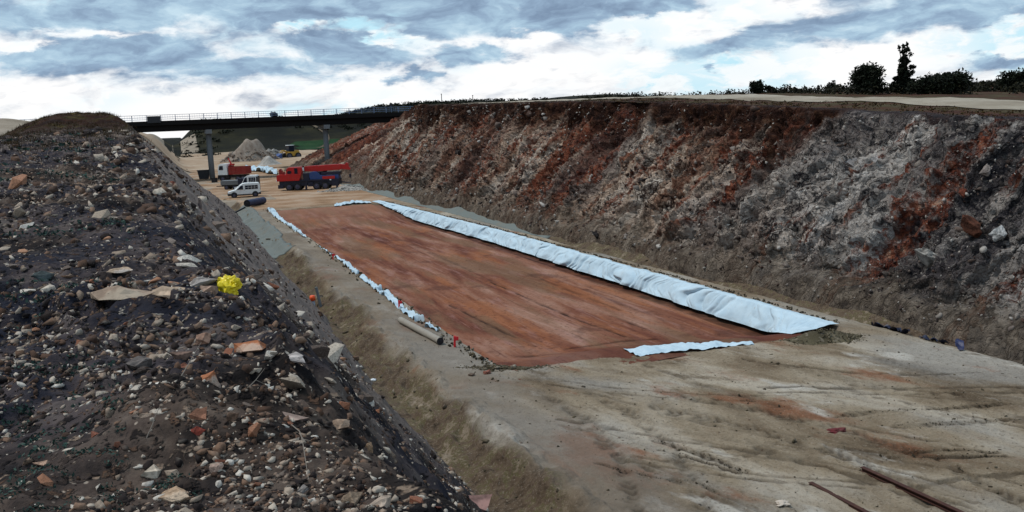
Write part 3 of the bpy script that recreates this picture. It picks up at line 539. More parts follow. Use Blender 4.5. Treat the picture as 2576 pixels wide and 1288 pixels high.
# ------------------------------------------------------------------ tipper truck
tk = place('tipper_truck', 550, 458, R(-8) - PSI, 'white cabbed tipper truck with dark red body and folded loader arm', 'truck')
P(MB().prism([(.05, 1.25), (.0, 2.2), (.22, 3.15), (.5, 3.35), (1.85, 3.35), (1.9, 1.25)], 0, 2.4, .10), 'cab', M_WHITE, tk)
P(MB().prism([(.25, 2.2), (.40, 2.95), (1.1, 2.95), (1.1, 2.2)], -.03, -.004), 'window', M_GLASS, tk); P(MB().prism([(-.03, 2.15), (.14, 2.98), (.17, 2.98), (.0, 2.15)], .25, 2.15), 'windscreen', M_GLASS, tk)
P(MB().box(-.12, .9, .05, 2.35, .55, 1.245, .05).box(.9, 5.4, .5, 1.9, .7, 1.2).box(1.2, 2.1, .15, .48, .55, 1.1, .04).box(-.05, 1.85, -.02, 2.42, 1.0, 1.248, .03), 'chassis', M_BLACK, tk)
P(MB().box(2.15, 5.6, -.03, 2.43, 1.3, 1.42).box(2.15, 5.6, -.03, .05, 1.42, 2.75).box(2.15, 5.6, 2.35, 2.43, 1.42, 2.75).box(2.15, 2.23, .05, 2.35, 1.42, 2.95).box(5.52, 5.6, .05, 2.35, 1.42, 2.75).box(2.5, 2.6, -.09, -.03, 1.35, 2.7).box(3.5, 3.6, -.09, -.03, 1.35, 2.7).box(4.5, 4.6, -.09, -.03, 1.35, 2.7), 'tipper_body', M_DRED, tk)
P(MB().path([(1.98, 1.2, 1.2), (1.98, 1.2, 3.0), (2.35, .9, 3.4), (1.85, 1.0, 4.35)], [.16, .15, .15, .11]).box(2.25, 2.9, .7, 1.3, 3.0, 3.3, .05), 'loader_arm', M_RED, tk)
for x in (.85, 3.9, 4.95):
    wheel(tk, x, .18, .52, .36); wheel(tk, x, 2.22, .52, .36, 1)
cb = place('wooden_crate', 540, 459, -PSI, 'small black crate between the bridge pier and the tipper truck', 'crate'); MB().box(-.45, .45, -.4, .4, 0, .78, .02).build('crate_body', M_BLACK, cb); MB().box(-.5, .5, -.45, .45, .783, .86, .01).build('lid', M_STEEL, cb)
sk = place('waste_skip', 514, 452, -PSI + .3, 'dark waste container half hidden behind the bank and the bridge pier', 'container')
MB().prism([(-.9, .1), (-1.2, 1.9), (1.2, 1.9), (.9, .1)], -.8, .8, .04).build('skip_body', M_BLACK, sk); MB().box(-1.25, 1.25, -.86, -.81, 1.78, 1.92).build('rim_bar', M_STEEL, sk); MB().box(-1.25, 1.25, .81, .86, 1.78, 1.92).build('rim_bar', M_STEEL, sk)

# ------------------------------------------------------------------ vans
def van(px, py, yaw, L, H, label, long_nose=True):
    v = place('van', px, py, yaw, label, 'van'); W = 1.75; h = H
    pts = [(.02, .42), (.0, .72), (.12, .86), (.95, 1.06), (1.62, h - .28), (1.95, h - .06), (2.3, h), (L - .12, h - .02), (L, h - .25), (L - .02, .42)]
    P(MB().prism(pts, 0, W, .07), 'body', M_WHITE, v)
    P(MB().prism([(1.12, 1.08), (1.68, h - .33), (1.96, h - .30), (1.96, 1.08)], -.022, -.003), 'window', M_GLASS, v)
    wn = P(MB().box(2.22, L - .32, -.022, -.003, 1.06, h - .32, .006), 'window', M_GLASS, v); gb = MB()
    for k in range(1, 4): xx = 2.22 + k * (L - 2.54) / 4; gb.box(xx - .014, xx + .014, -.034, -.023, 1.08, h - .34)
    gb.box(2.24, L - .34, -.046, -.035, (h + .74) / 2 - .014, (h + .74) / 2 + .014); P(gb, 'grille', M_WHITE, wn)
    P(MB().prism([(1.02, 1.10), (1.56, h - .32), (1.60, h - .32), (1.06, 1.10)], .2, W - .2), 'windscreen', M_GLASS, v)
    P(MB().box(L - .06, L + .012, .2, W - .2, 1.08, h - .35), 'rear_window', M_GLASS, v)
    P(MB().box(-.08, .5, -.02, W + .02, .28, .58, .05).box(L - .3, L + .06, -.02, W + .02, .30, .58, .05).box(.6, L - .4, .02, W - .02, .26, .45), 'bumper', M_BLACK, v)
    P(MB().box(-.02, .16, .12, .42, .66, .82, .03), 'headlight', M_PALE, v); P(MB().box(-.02, .16, W - .42, W - .12, .66, .82, .03), 'headlight', M_PALE, v)
    P(MB().box(1.6, 1.85, -.24, -.03, 1.10, 1.28, .03), 'mirror', M_BLACK, v); P(MB().box(2.05, 2.2, -.035, -.004, .98, 1.02), 'door_handle', M_BLACK, v)
    for x in (.72, L - .72):
        P(MB().tube((x, -.028, .36), (x, .05, .36), .42, .42, 20), 'wheel_arch', M_BLACK, v); wheel(v, x, .07, .31, .22); wheel(v, x, W - .07, .31, .22, 1)
    return v
van(576, 499, -PSI + R(20), 4.25, 1.92, 'small white van with barred side windows, nearest vehicle beside the dark roll')
v2 = van(590, 486, -PSI + R(6), 3.5, 2.55, 'taller white van parked just behind the nearest van')
P(MB().box(3.3, 3.5, -.06, -.01, .5, 2.3, .02).box(3.515, 3.57, .1, 1.6, .5, 2.4, .02), 'rear_door', M_BLACK, v2)
tr = place('flatbed_trailer', 556, 478, -PSI, 'low grey flatbed trailer between the tipper truck and the vans', 'trailer')
P(MB().box(0, 3.4, 0, 2.2, .75, 1.45, .04), 'load_bed', M_CONC, tr); P(MB().box(.1, 3.3, .2, 2.0, .5, .747).box(-1.0, 0, 1.0, 1.2, .5, .62), 'frame', M_BLACK, tr)
for x in (.9, 2.2): wheel(tr, x, .12, .36, .24); wheel(tr, x, 2.08, .36, .24, 1)
gen = place('generator', 600, 480, -PSI, 'dark blue boxy generator standing between the trailer and the vans', 'generator'); P(MB().box(0, 1.5, 0, 1.2, .2, 1.9, .06), 'housing', M_DARK, gen); P(MB().box(.05, 1.45, .05, 1.15, 0, .197), 'skid', M_BLACK, gen); P(MB().tube((.4, .6, 1.9), (.4, .6, 2.3), .06), 'exhaust', M_STEEL, gen)

# ------------------------------------------------------------------ rolls, pipes, stakes
def roll(name, p, q, r, mat, label, cat, endmat, core=True, group=None):
    p = Vector(p); q = Vector(q); e = empty(name, p); tag(e, label, cat, group); d = q - p
    m_ = MB(); n = 12; pts = [d * (i / n) for i in range(n + 1)]
    for i in range(n): m_.tube(pts[i], pts[i + 1], r * (1 + .03 * math.sin(i * 1.7)), r * (1 + .03 * math.sin(i * 1.7 + 1.7)), 18, False)
    m_.build('wrap', mat, e, True); u = d.normalized()
    MB().tube(-u * .02, u * .03, r * .99, r * .99, 18).build('end_face', endmat, e); MB().tube(d - u * .03, d + u * .02, r * .99, r * .99, 18).build('end_face', endmat, e)
    if core: MB().tube(d + u * .021, d + u * .06, r * .35, r * .3, 12).build('core', M_BLACK, e); MB().tube(-u * .06, -u * .021, r * .3, r * .35, 12).build('core', M_BLACK, e)
    return e
a_, b_ = hit(622, 521), hit(663, 512); roll('fleece_roll', (a_.x, a_.y, .44 + float(floor_z(a_.x, a_.y))), (b_.x, b_.y, .44 + float(floor_z(b_.x, b_.y))), .42, M_NAVY, 'thick dark blue roll of fleece lying in front of the white vans', 'roll', M_BLACK)
a_, b_ = hit(578, 528), hit(624, 522.5); roll('pipe', (a_.x, a_.y, .12 + float(floor_z(a_.x, a_.y))), (b_.x - .35, b_.y - .1, .12 + float(floor_z(b_.x, b_.y))), .10, M_BLACK, 'thin black pipe lying at the end of the dark blue roll', 'pipe', M_BLACK, False)
a_, b_ = hit(1008, 812), hit(1108, 866); roll('fleece_roll', (a_.x, a_.y, .15 + float(floor_z(a_.x, a_.y))), (b_.x, b_.y, .15 + float(floor_z(b_.x, b_.y))), .14, M_BEIGE, 'long thin beige roll with black ends beside the left edge of the red earth', 'roll', M_BLACK)
def stake(px, py, h, lab, mat=M_REDST, r=.045):
    p = hit(px, py); e = empty('marker_stake', (p.x, p.y, float(floor_z(p.x, p.y)) - .02)); tag(e, lab, 'stake', 'red marker stakes along the bay'); MB().tube((0, 0, 0), (.02, 0, h), r, r * .8, 8).build('post', mat, e); MB().box(-r, r + .10, -r - .02, -r, h * .62, h * .95).build('ribbon', mat, e)
stake(1144, 871, .45, 'bright red stake just beyond the black end of the beige roll'); stake(1004, 775, .40, 'red stake among the crumpled white sheeting above the beige roll'); stake(838, 655, .42, 'red stake at the upper end of the long crumpled white strip', r=.04)
p = hit(775, 770, -.5); p.x = max(p.x, float(toe_x(p.y)) + .75); gp = float(floor_z(p.x, p.y)); e = empty('marker_post', (p.x, p.y, gp - .05)); tag(e, 'grey post leaning in the left ditch next to an orange marker', 'post'); MB().tube((0, 0, 0), (-.16, .05, 1.05), .075, .075, 10).build('pole', M_CONC, e); MB().tube((-.16, .05, 1.052), (-.165, .05, 1.09), .085, .07, 10).build('cap', M_LINING, e)
p = hit(766, 766, -.5); p.x = max(p.x, float(toe_x(p.y)) + .42); gp = float(floor_z(p.x, p.y)); e = empty('marker_cone', (p.x, p.y, gp)); tag(e, 'small marker with orange top and pale base in the left ditch', 'marker'); MB().tube((0, 0, 0), (0, 0, .42), .15, .10, 12).build('base', M_PALE, e, True); MB().tube((0, 0, .422), (0, 0, .68), .17, .13, 12).build('top', M_ORANGE, e, True)
# rusty beams near the right corner
for (a, b, lab) in (((2168, 1186), (2440, 1312), 'long rusty steel beam lying on the tan ground, right one of two'), ((2038, 1216), (2230, 1318), 'rusty steel beam half sunk in the tan ground, left one of two')):
    a_, b_ = hit(*a), hit(*b); d_ = b_ - a_; e = empty('steel_beam', (a_.x, a_.y, float(floor_z(a_.x, a_.y)) + .0), math.atan2(d_.y, d_.x)); tag(e, lab, 'beam', 'rusty beams on the floor')
    L = d_.length; h = .09 if 'right' in lab else .045; MB().box(0, L, -.055, .055, h - .015, h).box(0, L, -.006, .006, .0, h - .015).box(0, L, -.055, .055, -.02, -.002).rough(.006, 1.5).build('flange', M_RUST, e)

# ------------------------------------------------------------------ concrete channel linings
def lining(name, ya, yb, xf, label):
    ys = np.linspace(ya, yb, 120); us = np.linspace(0, 1, 14); U, Y = np.meshgrid(us, ys, indexing='ij'); X = xf(U, Y); Z = np.maximum(floor_z(X, Y, False), np.minimum(floor_z(X - .15, Y, False), floor_z(X + .15, Y, False))) + .05 + .02 * vn(X * 2, Y * .8, 3)
    e = empty(name, (float(X[0, 0]), ya, 0)); o = sheet('lining', X - X[0, 0], Y - ya, Z, M_LINING, parent=e); tag(e, label, 'drainage channel', 'concrete channels beside the floor')
    sd_ = o.modifiers.new('thick', 'SOLIDIFY'); sd_.thickness = .10; sd_.offset = -1; return e
lining('drainage_channel', 66.5, 112, lambda U, Y: toe_x(Y) - .35 + U * 2.35, 'grey concrete channel lining at the foot of the spoil bank, cut off square')
lining('drainage_channel', 61, 150, lambda U, Y: 24.55 + U * 2.0, 'long grey concrete channel lining at the foot of the rock face')

# ------------------------------------------------------------------ white geotextile
def drape(ya, yb, name, label, seed):
    ny = int((yb - ya) / .045); ys = np.linspace(ya, yb, ny); us = np.linspace(0, 1, 44); U, Y = np.meshgrid(us, ys, indexing='ij')
    xr = LIP_R(Y); topx = xr + .32 + .10 * vn(Y * 1.1, 1, seed) + .05 * vn(Y * 4, 1, seed + 1); botx = xr - .50 + .05 * vn(Y * .7, 8, seed) - 1.3 * (1 - step(Y, 27.2, 30.5))
    X = topx + (botx - topx) * U; drop = np.interp(U, [0, .20, .32, 1], [.035, .05, .0, -1]); zb = pit_z(botx, Y) - .03; Z = np.where(drop > 0, drop, -drop * zb) + .02
    s_ = U * .8; ph = Y * 1.05 + .9 * fbm(Y * .35, U * 1.5, seed, 2) + (U - .3) * 1.1 * vn(Y * .23, 3, seed + 4)
    fold = np.abs(vn(ph, U * .5, seed + 2)) ** .9 * .30 + np.abs(vn(ph * 2.4, U * .6 + 4, seed + 3)) ** .7 * .17 + .008 * vn(Y * 6, U * 3, seed + 6)
    amp = np.interp(U, [0, .15, .5, .9, 1], [.1, .25, .8, 1, .9]); X = X - fold * amp * .95; Z = Z + fold * amp * .25
    a = step(Y, yb - .1, yb); o = sheet(name, X, Y, Z, M_GEO); tag(o, label, 'geotextile', 'white geotextile sheets round the red earth'); return o
drape(27.3, 56.8, 'geotextile_sheet', 'white folded sheet over the right bank of the bay, nearer half', 200)
drape(56.6, 104.5, 'geotextile_sheet', 'white folded sheet over the right bank of the bay, farther half', 220)
def flat_cloth(px_outline_a, px_outline_b, name, label, seed, zoff=.02, amp=.10, n=90, mdep=0.0, zfn=None, mat=None, cat='geotextile', group='white geotextile sheets round the red earth', freq=3.0, gap=0.0):
    """cloth lying between two edges, each a list of ground points, resting on the ground with crumples"""
    A = np.array([hit(*q, mdep)[:2] for q in px_outline_a]); B = np.array([hit(*q, mdep)[:2] for q in px_outline_b])
    ta = np.linspace(0, 1, len(A)); tb = np.linspace(0, 1, len(B)); u = np.linspace(0, 1, n); m = 16
    a = np.stack([np.interp(u, ta, A[:, i]) for i in (0, 1)], -1); b = np.stack([np.interp(u, tb, B[:, i]) for i in (0, 1)], -1); v = np.linspace(0, 1, m)
    XY = a[:, None] * (1 - v)[None, :, None] + b[:, None] * v[None, :, None]; X = XY[..., 0]; Y = XY[..., 1]; X = X + .05 * vn(X * freq, Y * freq * 1.3, seed + 4); Y = Y + .10 * vn(X * freq, Y * freq, seed + 7)
    g = (zfn or ground_z)(X, Y); cr_ = np.abs(fbm(X * freq, Y * freq * .7, seed, 3)) * amp; Zc = g + zoff + cr_; Zc = Zc - gap * .9 * step(vn(Y * .55, X * .3, seed + 9) + .5 * vn(Y * 2.3, X, seed + 8), .72, .85) if gap else Zc; o = sheet(name, X, Y, Zc, mat or M_GEO); tag(o, label, cat, group); return o
near_fn = lambda x, y: np.where((y > 28.6) & (y < 103), np.maximum(pit_z(x, y), -.9), floor_z(x, y, False))
flat_cloth([(1565, 880), (1640, 873), (1700, 866), (1790, 862), (1850, 858)], [(1600, 899), (1680, 893), (1780, 884), (1830, 873), (1900, 870)], 'geotextile_sheet', 'white sheet lying flat across the near end of the red earth', 240, .012, .09, freq=2.2, zfn=lambda x, y: np.maximum(pit_z(x, y), floor_z(x, y, False)))
flat_cloth([(800, 621), (850, 655), (905, 700), (960, 743), (1015, 788), (1065, 822), (1098, 834)], [(806, 624), (866, 659), (925, 702), (978, 742), (1030, 785), (1085, 822), (1108, 838)], 'geotextile_sheet', 'long crumpled white strip along the left edge of the red earth, above the beige roll', 250, .03, .20, 420, freq=1.7, gap=.5, zfn=lambda x, y: floor_z(np.minimum(x, LIP_L(y) - .1), y, False))
flat_cloth([(672, 526), (690, 547), (720, 566), (745, 584), (765, 598)], [(688, 525), (706, 549), (732, 567), (756, 584), (772, 599)], 'geotextile_sheet', 'short crumpled white strip at the far left corner of the red earth', 260, .03, .22, 200, freq=1.4, gap=.5, zfn=lambda x, y: floor_z(np.minimum(x, LIP_L(y) - .1), y, False))
flat_cloth([(850, 514), (890, 509), (930, 508)], [(838, 519), (890, 514), (935, 511)], 'geotextile_sheet', 'thin white strip along the far end of the red earth', 270, .06, .22, 90, freq=1.2, zfn=lambda x, y: np.maximum(floor_z(x, y, False), -.1))
a_ = hit(640, 437); flat_cloth([(618, 428), (650, 426), (672, 426), (697, 432)], [(620, 431), (655, 433), (672, 438), (698, 440)], 'geotextile_sheet', 'long pale sheet heaped on the ground between the tipper truck and the crane', 280, .15, .9, 80, freq=.5, group='pale sheets beyond the bay')
# tarpaulins in the right ditch, yellow bags, scraps
for A, B, lab, sd_ in (([(2192, 806), (2230, 807), (2262, 815), (2280, 832)], [(2200, 816), (2232, 823), (2262, 835), (2292, 846)], 'black plastic sheet crumpled in the ditch below the rock face, larger one', 300), ([(2310, 846), (2340, 849), (2380, 856)], [(2314, 851), (2350, 858), (2385, 864)], 'narrow black plastic sheet farther along the same ditch', 310), ([(2403, 868), (2412, 863), (2425, 866)], [(2406, 881), (2414, 884), (2424, 884)], 'small dark blue plastic scrap at the right end of the ditch', 320)):
    flat_cloth(A, B, 'plastic_sheet', lab, sd_, .04, .22, 50, freq=2.2, zfn=lambda x, y: floor_z(x, y, False), mat=M_TARP if sd_ != 320 else paint('blue_plastic', (.008, .016, .075), .5), cat='plastic sheet', group='dark plastic in the ditch')
def bag(name, p, r, mat, label, cat, seed, flat=.55, group=None, elong=1.0, rz=0):
    m_ = bmesh.new(); bmesh.ops.create_icosphere(m_, subdivisions=4, radius=1.0)
    for v in m_.verts:
        c = v.co.copy(); k = 1 + (.45 if 'bag' not in name else .30) * float(fbm(c.x * 1.3 + seed, c.y * 1.3 + c.z, seed, 3)) + .16 * float(vn(c.x * 5 + c.z * 3, c.y * 5 - c.z * 2, seed + 1)); k += .10 * float(vn(c.x * 11 + c.z * 6, c.y * 11 - c.z * 5, seed + 2)); v.co = Vector((c.x * elong, c.y, c.z * flat)) * k * r
    x = MB(); x.bm.free(); x.bm = m_; o = x.build(name, mat, None, 'bag' not in name); o.location = p; o.rotation_euler = (0, 0, rz); tag(o, label, cat, group); return o
for (px, py, r, lab, sd_, el_, rz) in ((540, 681, .085, 'smaller yellow plastic bag lying upslope on the spoil bank', 5, 1.3, .6), (578, 718, .175, 'larger crumpled yellow plastic bag on the spoil bank', 9, 1.1, -.9)):
    p = bank_hit(px, py); d_ = (p - EYE).length; bag('plastic_bag', (p.x, p.y, float(bank_z(p.x, p.y)) + r * .25), r * d_ / 14.0, M_YBAG, lab, 'plastic bag', sd_, .6 if r < .1 else .95, 'yellow bags on the bank', el_, rz)
for (px, py, r, z, lab) in ((938, 937, .10, -.35, 'small white plastic scrap on the lower edge of the ditch slope'), (1970, 1267, .13, 0, 'flat pale round stone on the tan ground near the rusty beams')):
    p = hit(px, py, z); bag('plastic_scrap' if z else 'pale_stone', (p.x, p.y, float(floor_z(p.x, p.y)) + .03), r, M_SCRAP if z else paint('cream_stone', (.50, .43, .36), .9, bump=.4), lab, 'scrap' if z else 'stone', 31, .5 if z else .3, None, 1.2, .4)
p = hit(2100, 1085); bag('clay_lump', (p.x, p.y, float(floor_z(p.x, p.y))), .16, paint('dark_red_clay', (.11, .012, .015), .9, bump=.4), 'dark red lump lying alone on the tan ground', 'clay lump', 37, .25, None, 1.5, .2)

# ------------------------------------------------------------------ stones
def rock_proto(seed, flat):
    rg = random.Random(seed); b_ = bmesh.new()
    for i in range(rg.randint(10, 15)):
        v = Vector((rg.gauss(0, 1), rg.gauss(0, 1), rg.gauss(0, 1))).normalized() * rg.uniform(.75, 1.1); b_.verts.new((v.x * 1.15, v.y * .85, v.z * flat))
    r = bmesh.ops.convex_hull(b_, input=b_.verts[:]); bmesh.ops.delete(b_, geom=[g for g in r['geom_interior'] if isinstance(g, bmesh.types.BMVert)], context='VERTS')
    bmesh.ops.triangulate(b_, faces=b_.faces[:]); return b_
def proto_np(seed, flat):
    b_ = rock_proto(seed, flat); b_.verts.index_update(); V = np.array([v.co[:] for v in b_.verts]); Fc = np.array([[v.index for v in f.verts] for f in b_.faces]); b_.free(); return V, Fc
PROT = [proto_np(100 + i, .45 + .4 * (i % 3) / 2) for i in range(14)]
def scatter(name, pos, size, tone, mat, label_kind='stuff', sink=.25, parent=None, tilt=.5):
    Vs = []; Fs = []; Ts = []; off = 0; n = len(pos); ang = RNG.uniform(0, 6.283, n); tx = RNG.normal(0, tilt, n); ty = RNG.normal(0, tilt, n)
    ids = RNG.integers(0, len(PROT), n)
    for k, (V, Fc) in enumerate(PROT):
        I = np.where(ids == k)[0]
        if not len(I): continue
        ca, sa = np.cos(ang[I]), np.sin(ang[I]); P_ = V[None] * size[I][:, None, None] * (1 + .25 * RNG.uniform(-1, 1, (len(I), 1, 3)))
        x, y, z = P_[..., 0], P_[..., 1], P_[..., 2]; cx_, sx_ = np.cos(tx[I])[:, None], np.sin(tx[I])[:, None]; y, z = y * cx_ - z * sx_, y * sx_ + z * cx_
        cy_, sy_ = np.cos(ty[I])[:, None], np.sin(ty[I])[:, None]; x, z = x * cy_ + z * sy_, -x * sy_ + z * cy_; x, y = x * ca[:, None] - y * sa[:, None], x * sa[:, None] + y * ca[:, None]
        Q = np.stack([x, y, z], -1) + pos[I][:, None]; Q[..., 2] += (size[I] * (.55 - sink * 2))[:, None] * .5
        Vs.append(Q.reshape(-1, 3)); m_ = len(V); Fs.append((Fc[None] + (off + np.arange(len(I)) * m_)[:, None, None]).reshape(-1, 3)); Ts.append(np.repeat(tone[I], m_)); off += len(I) * m_
    return mesh_np(name, np.concatenate(Vs), np.concatenate(Fs), mat, parent, False, {'tone': np.concatenate(Ts)})
def mat_stones(name, stops, var=.5, use_obj=False):
    m, t = new_mat(name); co = t.co(); f = t.attr('tone') if not use_obj else t.n('ShaderNodeObjectInfo').outputs['Random']
    c = t.ramp(f, stops); n = t.noise(co, 18 if not use_obj else 9, 5, .7); c = t.mix(t.mapr(n, .40, .68, 0, var), c, (.022, .016, .014)); c = t.mix(t.mapr(t.noise(co, 7, 3), .55, .75, 0, .35), c, (.42, .36, .30))
    t.out(c, .9, t.bump(n, .5, .02), .2); return m
M_RUB = mat_stones('rubble', [(0, (.008, .006, .007)), (.30, (.026, .018, .016)), (.46, (.095, .052, .033)), (.60, (.22, .135, .09)), (.74, (.33, .26, .20)), (.92, (.52, .45, .37)), (1, (.62, .57, .50))])
M_CLR = mat_stones('face_rubble', [(0, (.018, .014, .014)), (.3, (.07, .040, .030)), (.55, (.18, .15, .13)), (.8, (.30, .27, .24)), (1, (.48, .45, .41))], .4)
M_GRV = mat_stones('clods', [(0, (.03, .022, .014)), (.4, (.07, .058, .032)), (.7, (.13, .105, .07)), (1, (.28, .25, .20))], .4)
def wedge(n, d0, d1, a0=-33, a1=34, power=1.0):
    """points spread about the camera, density falling with distance"""
    dd = np.exp(RNG.uniform(np.log(d0), np.log(d1), n)); aa = PSI + np.radians(RNG.uniform(a0, a1, n)); return dd * np.sin(aa), dd * np.cos(aa), dd
# fine rubble over the bank
x, y, dd = wedge(90000, 3.0, 75, -34, 4); ok = (x < toe_x(y) + .2) & (x > -45)
face_k = np.clip((x - (.6 - .055 * y)) / 4, 0, 1); dens_ = .12 + .88 * step(fbm(x * .6, y * .6, 400, 4), -.1, .4); dens_ *= np.interp(x + .055 * y, [-5, -1.5, 1, 6], [.35, .8, 1, .8]); ok &= RNG.uniform(0, 1, len(x)) < dens_; ok &= ~((y > 60) & (RNG.uniform(0, 1, len(x)) < .8))
face_k = face_k[ok]; x, y, dd = x[ok], y[ok], dd[ok]; bnd = np.exp(-((x + .055 * y - .4) / 1.7) ** 2); sz = np.minimum(np.clip(dd * (.0016 + .0010 * bnd) * RNG.lognormal(0, .65, len(x)), .006, .30), dd * .0085); z = bank_z(x, y)
tone = np.clip(RNG.beta(.95, 1.55, len(x)) + .22 * face_k * (y > 10) + .10 * bnd + .10 * fbm(x * .6, y * .6, 402, 2), 0, 1)  # stones on the face toned up to match its brightened, sun-averted colour
tag(scatter('rubble', np.stack([x, y, z], -1), sz, tone, M_RUB, sink=.36), 'small stones strewn all over the dark spoil bank', 'rubble', kind='stuff')
# debris on the rock face
fc = bpy.data.objects['rock_slope'].data; co_ = np.empty(len(fc.vertices) * 3, np.float32); fc.vertices.foreach_get('co', co_); co_ = co_.reshape(-1, 3); up_ = np.empty(len(fc.vertices), np.float32); fc.attributes['up'].data.foreach_get('value', up_)
dist_ = np.hypot(co_[:, 0], co_[:, 1]); cand = np.where((up_ > .0) & (up_ < .97) & (dist_ < 130))[0]; idx = RNG.choice(cand, 20000); dd = dist_[idx]
cl = step(fbm(co_[idx, 1] * .35 + co_[idx, 2] * .2, co_[idx, 2] * .5, 410, 3), -.5, .4); keep = RNG.uniform(0, 1, len(idx)) < .25 + .75 * cl; idx = idx[keep]; dd = dd[keep]
sz = np.clip(dd * .00105 * RNG.lognormal(0, .6, len(idx)), .015, .40); tag(scatter('scree', co_[idx] + RNG.normal(0, .02, (len(idx), 3)), sz, RNG.beta(.9, 1.1, len(idx)), M_CLR), 'loose broken stones lodged all over the rock face', 'scree', kind='stuff')
# clods on the floor, gravel by the bay
def clods(name, n, xf, yf, s0, label, mat=M_GRV):
    x = xf(n); y = yf(n); tag(scatter(name, np.stack([x, y, floor_z(x, y)], -1), np.clip(s0 * RNG.lognormal(0, .5, n), .01, .4), RNG.beta(1.6, 2, n), mat), label, 'clods', kind='stuff')
cp = []
for pts, wd, st in RUTS[:7]:
    for (ax, ay), (bx, by) in zip(pts[:-1], pts[1:]):
        k = int(90 * math.hypot(bx - ax, by - ay) / 2); u = RNG.uniform(0, 1, k); cp.append(np.stack([ax + (bx - ax) * u + RNG.normal(0, wd * 1.3, k), ay + (by - ay) * u + RNG.normal(0, wd * 1.3, k)], -1))
cp = np.concatenate(cp); tag(scatter('rut_crumbs', np.stack([cp[:, 0], cp[:, 1], floor_z(cp[:, 0], cp[:, 1])], -1), np.clip(.011 * RNG.lognormal(0, .6, len(cp)), .004, .04), RNG.beta(1, 3.5, len(cp)), M_GRV), 'dark crumbs thrown up along the wheel ruts', 'clods', kind='stuff')
y_ = RNG.uniform(27.5, 103, 900); x_ = LIP_R(y_) + .40 + np.abs(RNG.normal(0, .10, 900)); tag(scatter('edge_clods', np.stack([x_, y_, floor_z(x_, y_) + .03], -1), np.minimum(.05 * RNG.lognormal(0, .5, 900), .10), RNG.beta(1.2, 2.5, 900), M_GRV), 'dark clods weighing down the top edge of the white sheets', 'clods', kind='stuff')
y_ = 28 + 75 * RNG.uniform(0, 1, 500) ** 1.5; x_ = LIP_L(y_) - .25 + RNG.normal(0, .22, 500); tag(scatter('edge_stones', np.stack([x_, y_, floor_z(x_, y_, False) + .05], -1), np.minimum(.05 * RNG.lognormal(0, .5, 500), .11), RNG.beta(2, 2, 500), M_GRV), 'stones lying along the left edge of the red earth', 'stones', kind='stuff')
x, y, dd = wedge(2600, 14, 60, -12, 34); ok = (x > 8.4) & (x < 24.8) & ~((y > 28.5) & (x > 9.5) & (x < 23.6)); x, y, dd = x[ok], y[ok], dd[ok]; tag(scatter('floor_crumbs', np.stack([x, y, floor_z(x, y)], -1), np.clip(dd * .0007 * RNG.lognormal(0, .6, len(x)), .006, .12), RNG.beta(1, 2.4, len(x)), M_GRV), 'crumbs of earth scattered over the tan floor', 'clods', kind='stuff')
x, y, dd = wedge(3500, 14, 80, -28, 34); ok = ((x > toe_x(y)) & (x < toe_x(y) + 2.1)) | ((x > 25.2) & (x < 27.5)); x, y, dd = x[ok], y[ok], dd[ok]; tag(scatter('ditch_stones', np.stack([x, y, floor_z(x, y)], -1), np.clip(dd * .0012 * RNG.lognormal(0, .6, len(x)), .01, .2), RNG.beta(1.4, 2, len(x)), M_GRV), 'stones and clods lying in the side ditches', 'stones', kind='stuff')
def mound(name, c, rx, ry, h, n, label, seed, mat=M_GRV, stone=.05, rz=0.0, cat='mound'):
    c = Vector(c); rr, aa = np.meshgrid(np.linspace(0, 1, 26), np.linspace(0, 2 * np.pi, 60), indexing='ij'); X = rr * np.cos(aa) * rx; Y = rr * np.sin(aa) * ry; X, Y = X * math.cos(rz) - Y * math.sin(rz), X * math.sin(rz) + Y * math.cos(rz)
    X += c.x; Y += c.y; g = lambda a, b: ground_z(a, b); Z = g(X, Y) - .06 + h * (np.exp(-(rr * 1.9) ** 2) if h < 3 else .85 * (1 - rr ** 2) ** 1.1) * (1 + (.4 if h < 3 else .55) * fbm(X * 1.2 / max(.3, rx), Y * 1.2 / max(.3, rx), seed, 3)) * (1 - rr ** 4) + .02
    o = sheet(name, X, Y, Z, mat, attrs={'tone': .45 + .3 * fbm(X * 2, Y * 2, seed + 3, 2)}); tag(o, label, cat)
    if n:
        r = np.sqrt(RNG.uniform(0, 1, n)) * 1.05; a = RNG.uniform(0, 6.283, n); x = r * np.cos(a) * rx; y = r * np.sin(a) * ry; x, y = c.x + x * math.cos(rz) - y * math.sin(rz), c.y + x * math.sin(rz) + y * math.cos(rz)
        z = g(x, y) - .04 + h * (np.exp(-(r * 1.9) ** 2) if h < 3 else .8 * np.clip(1 - r ** 2, 0, 1) ** 1.1); s_ = scatter('stones', np.stack([x, y, z], -1), np.minimum(stone * RNG.lognormal(0, .45, n), stone * 2.2), RNG.beta(1.4, 1.8, n), mat, parent=o); s_['kind'] = 'stuff'
    return o
mound('earth_mound', hit(2070, 852), 1.9, 1.0, .42, 700, 'greenish brown earth mound at the near end of the white folded sheet', 500, mat_stones('mound_earth', [(0, (.045, .036, .020)), (.5, (.10, .085, .05)), (1, (.22, .19, .14))], .4), rz=-.3, stone=.032)
mound('gravel_heap', hit(1270, 925), 1.9, .45, .16, 420, 'low spread of dark gravel at the near left corner of the red earth', 510, rz=-.5, stone=.05)
M_GREYGR = mat_stones('grey_gravel', [(0, (.20, .19, .18)), (.5, (.33, .31, .28)), (1, (.45, .43, .40))], .15)
mound('gravel_heap', hit(630, 408), 9.5, 7, 5.4, 500, 'large grey brown gravel heap beyond the bridge', 520, mat_stones('brown_gravel', [(0, (.15, .11, .09)), (.4, (.24, .19, .15)), (1, (.36, .32, .28))], .2), .35)
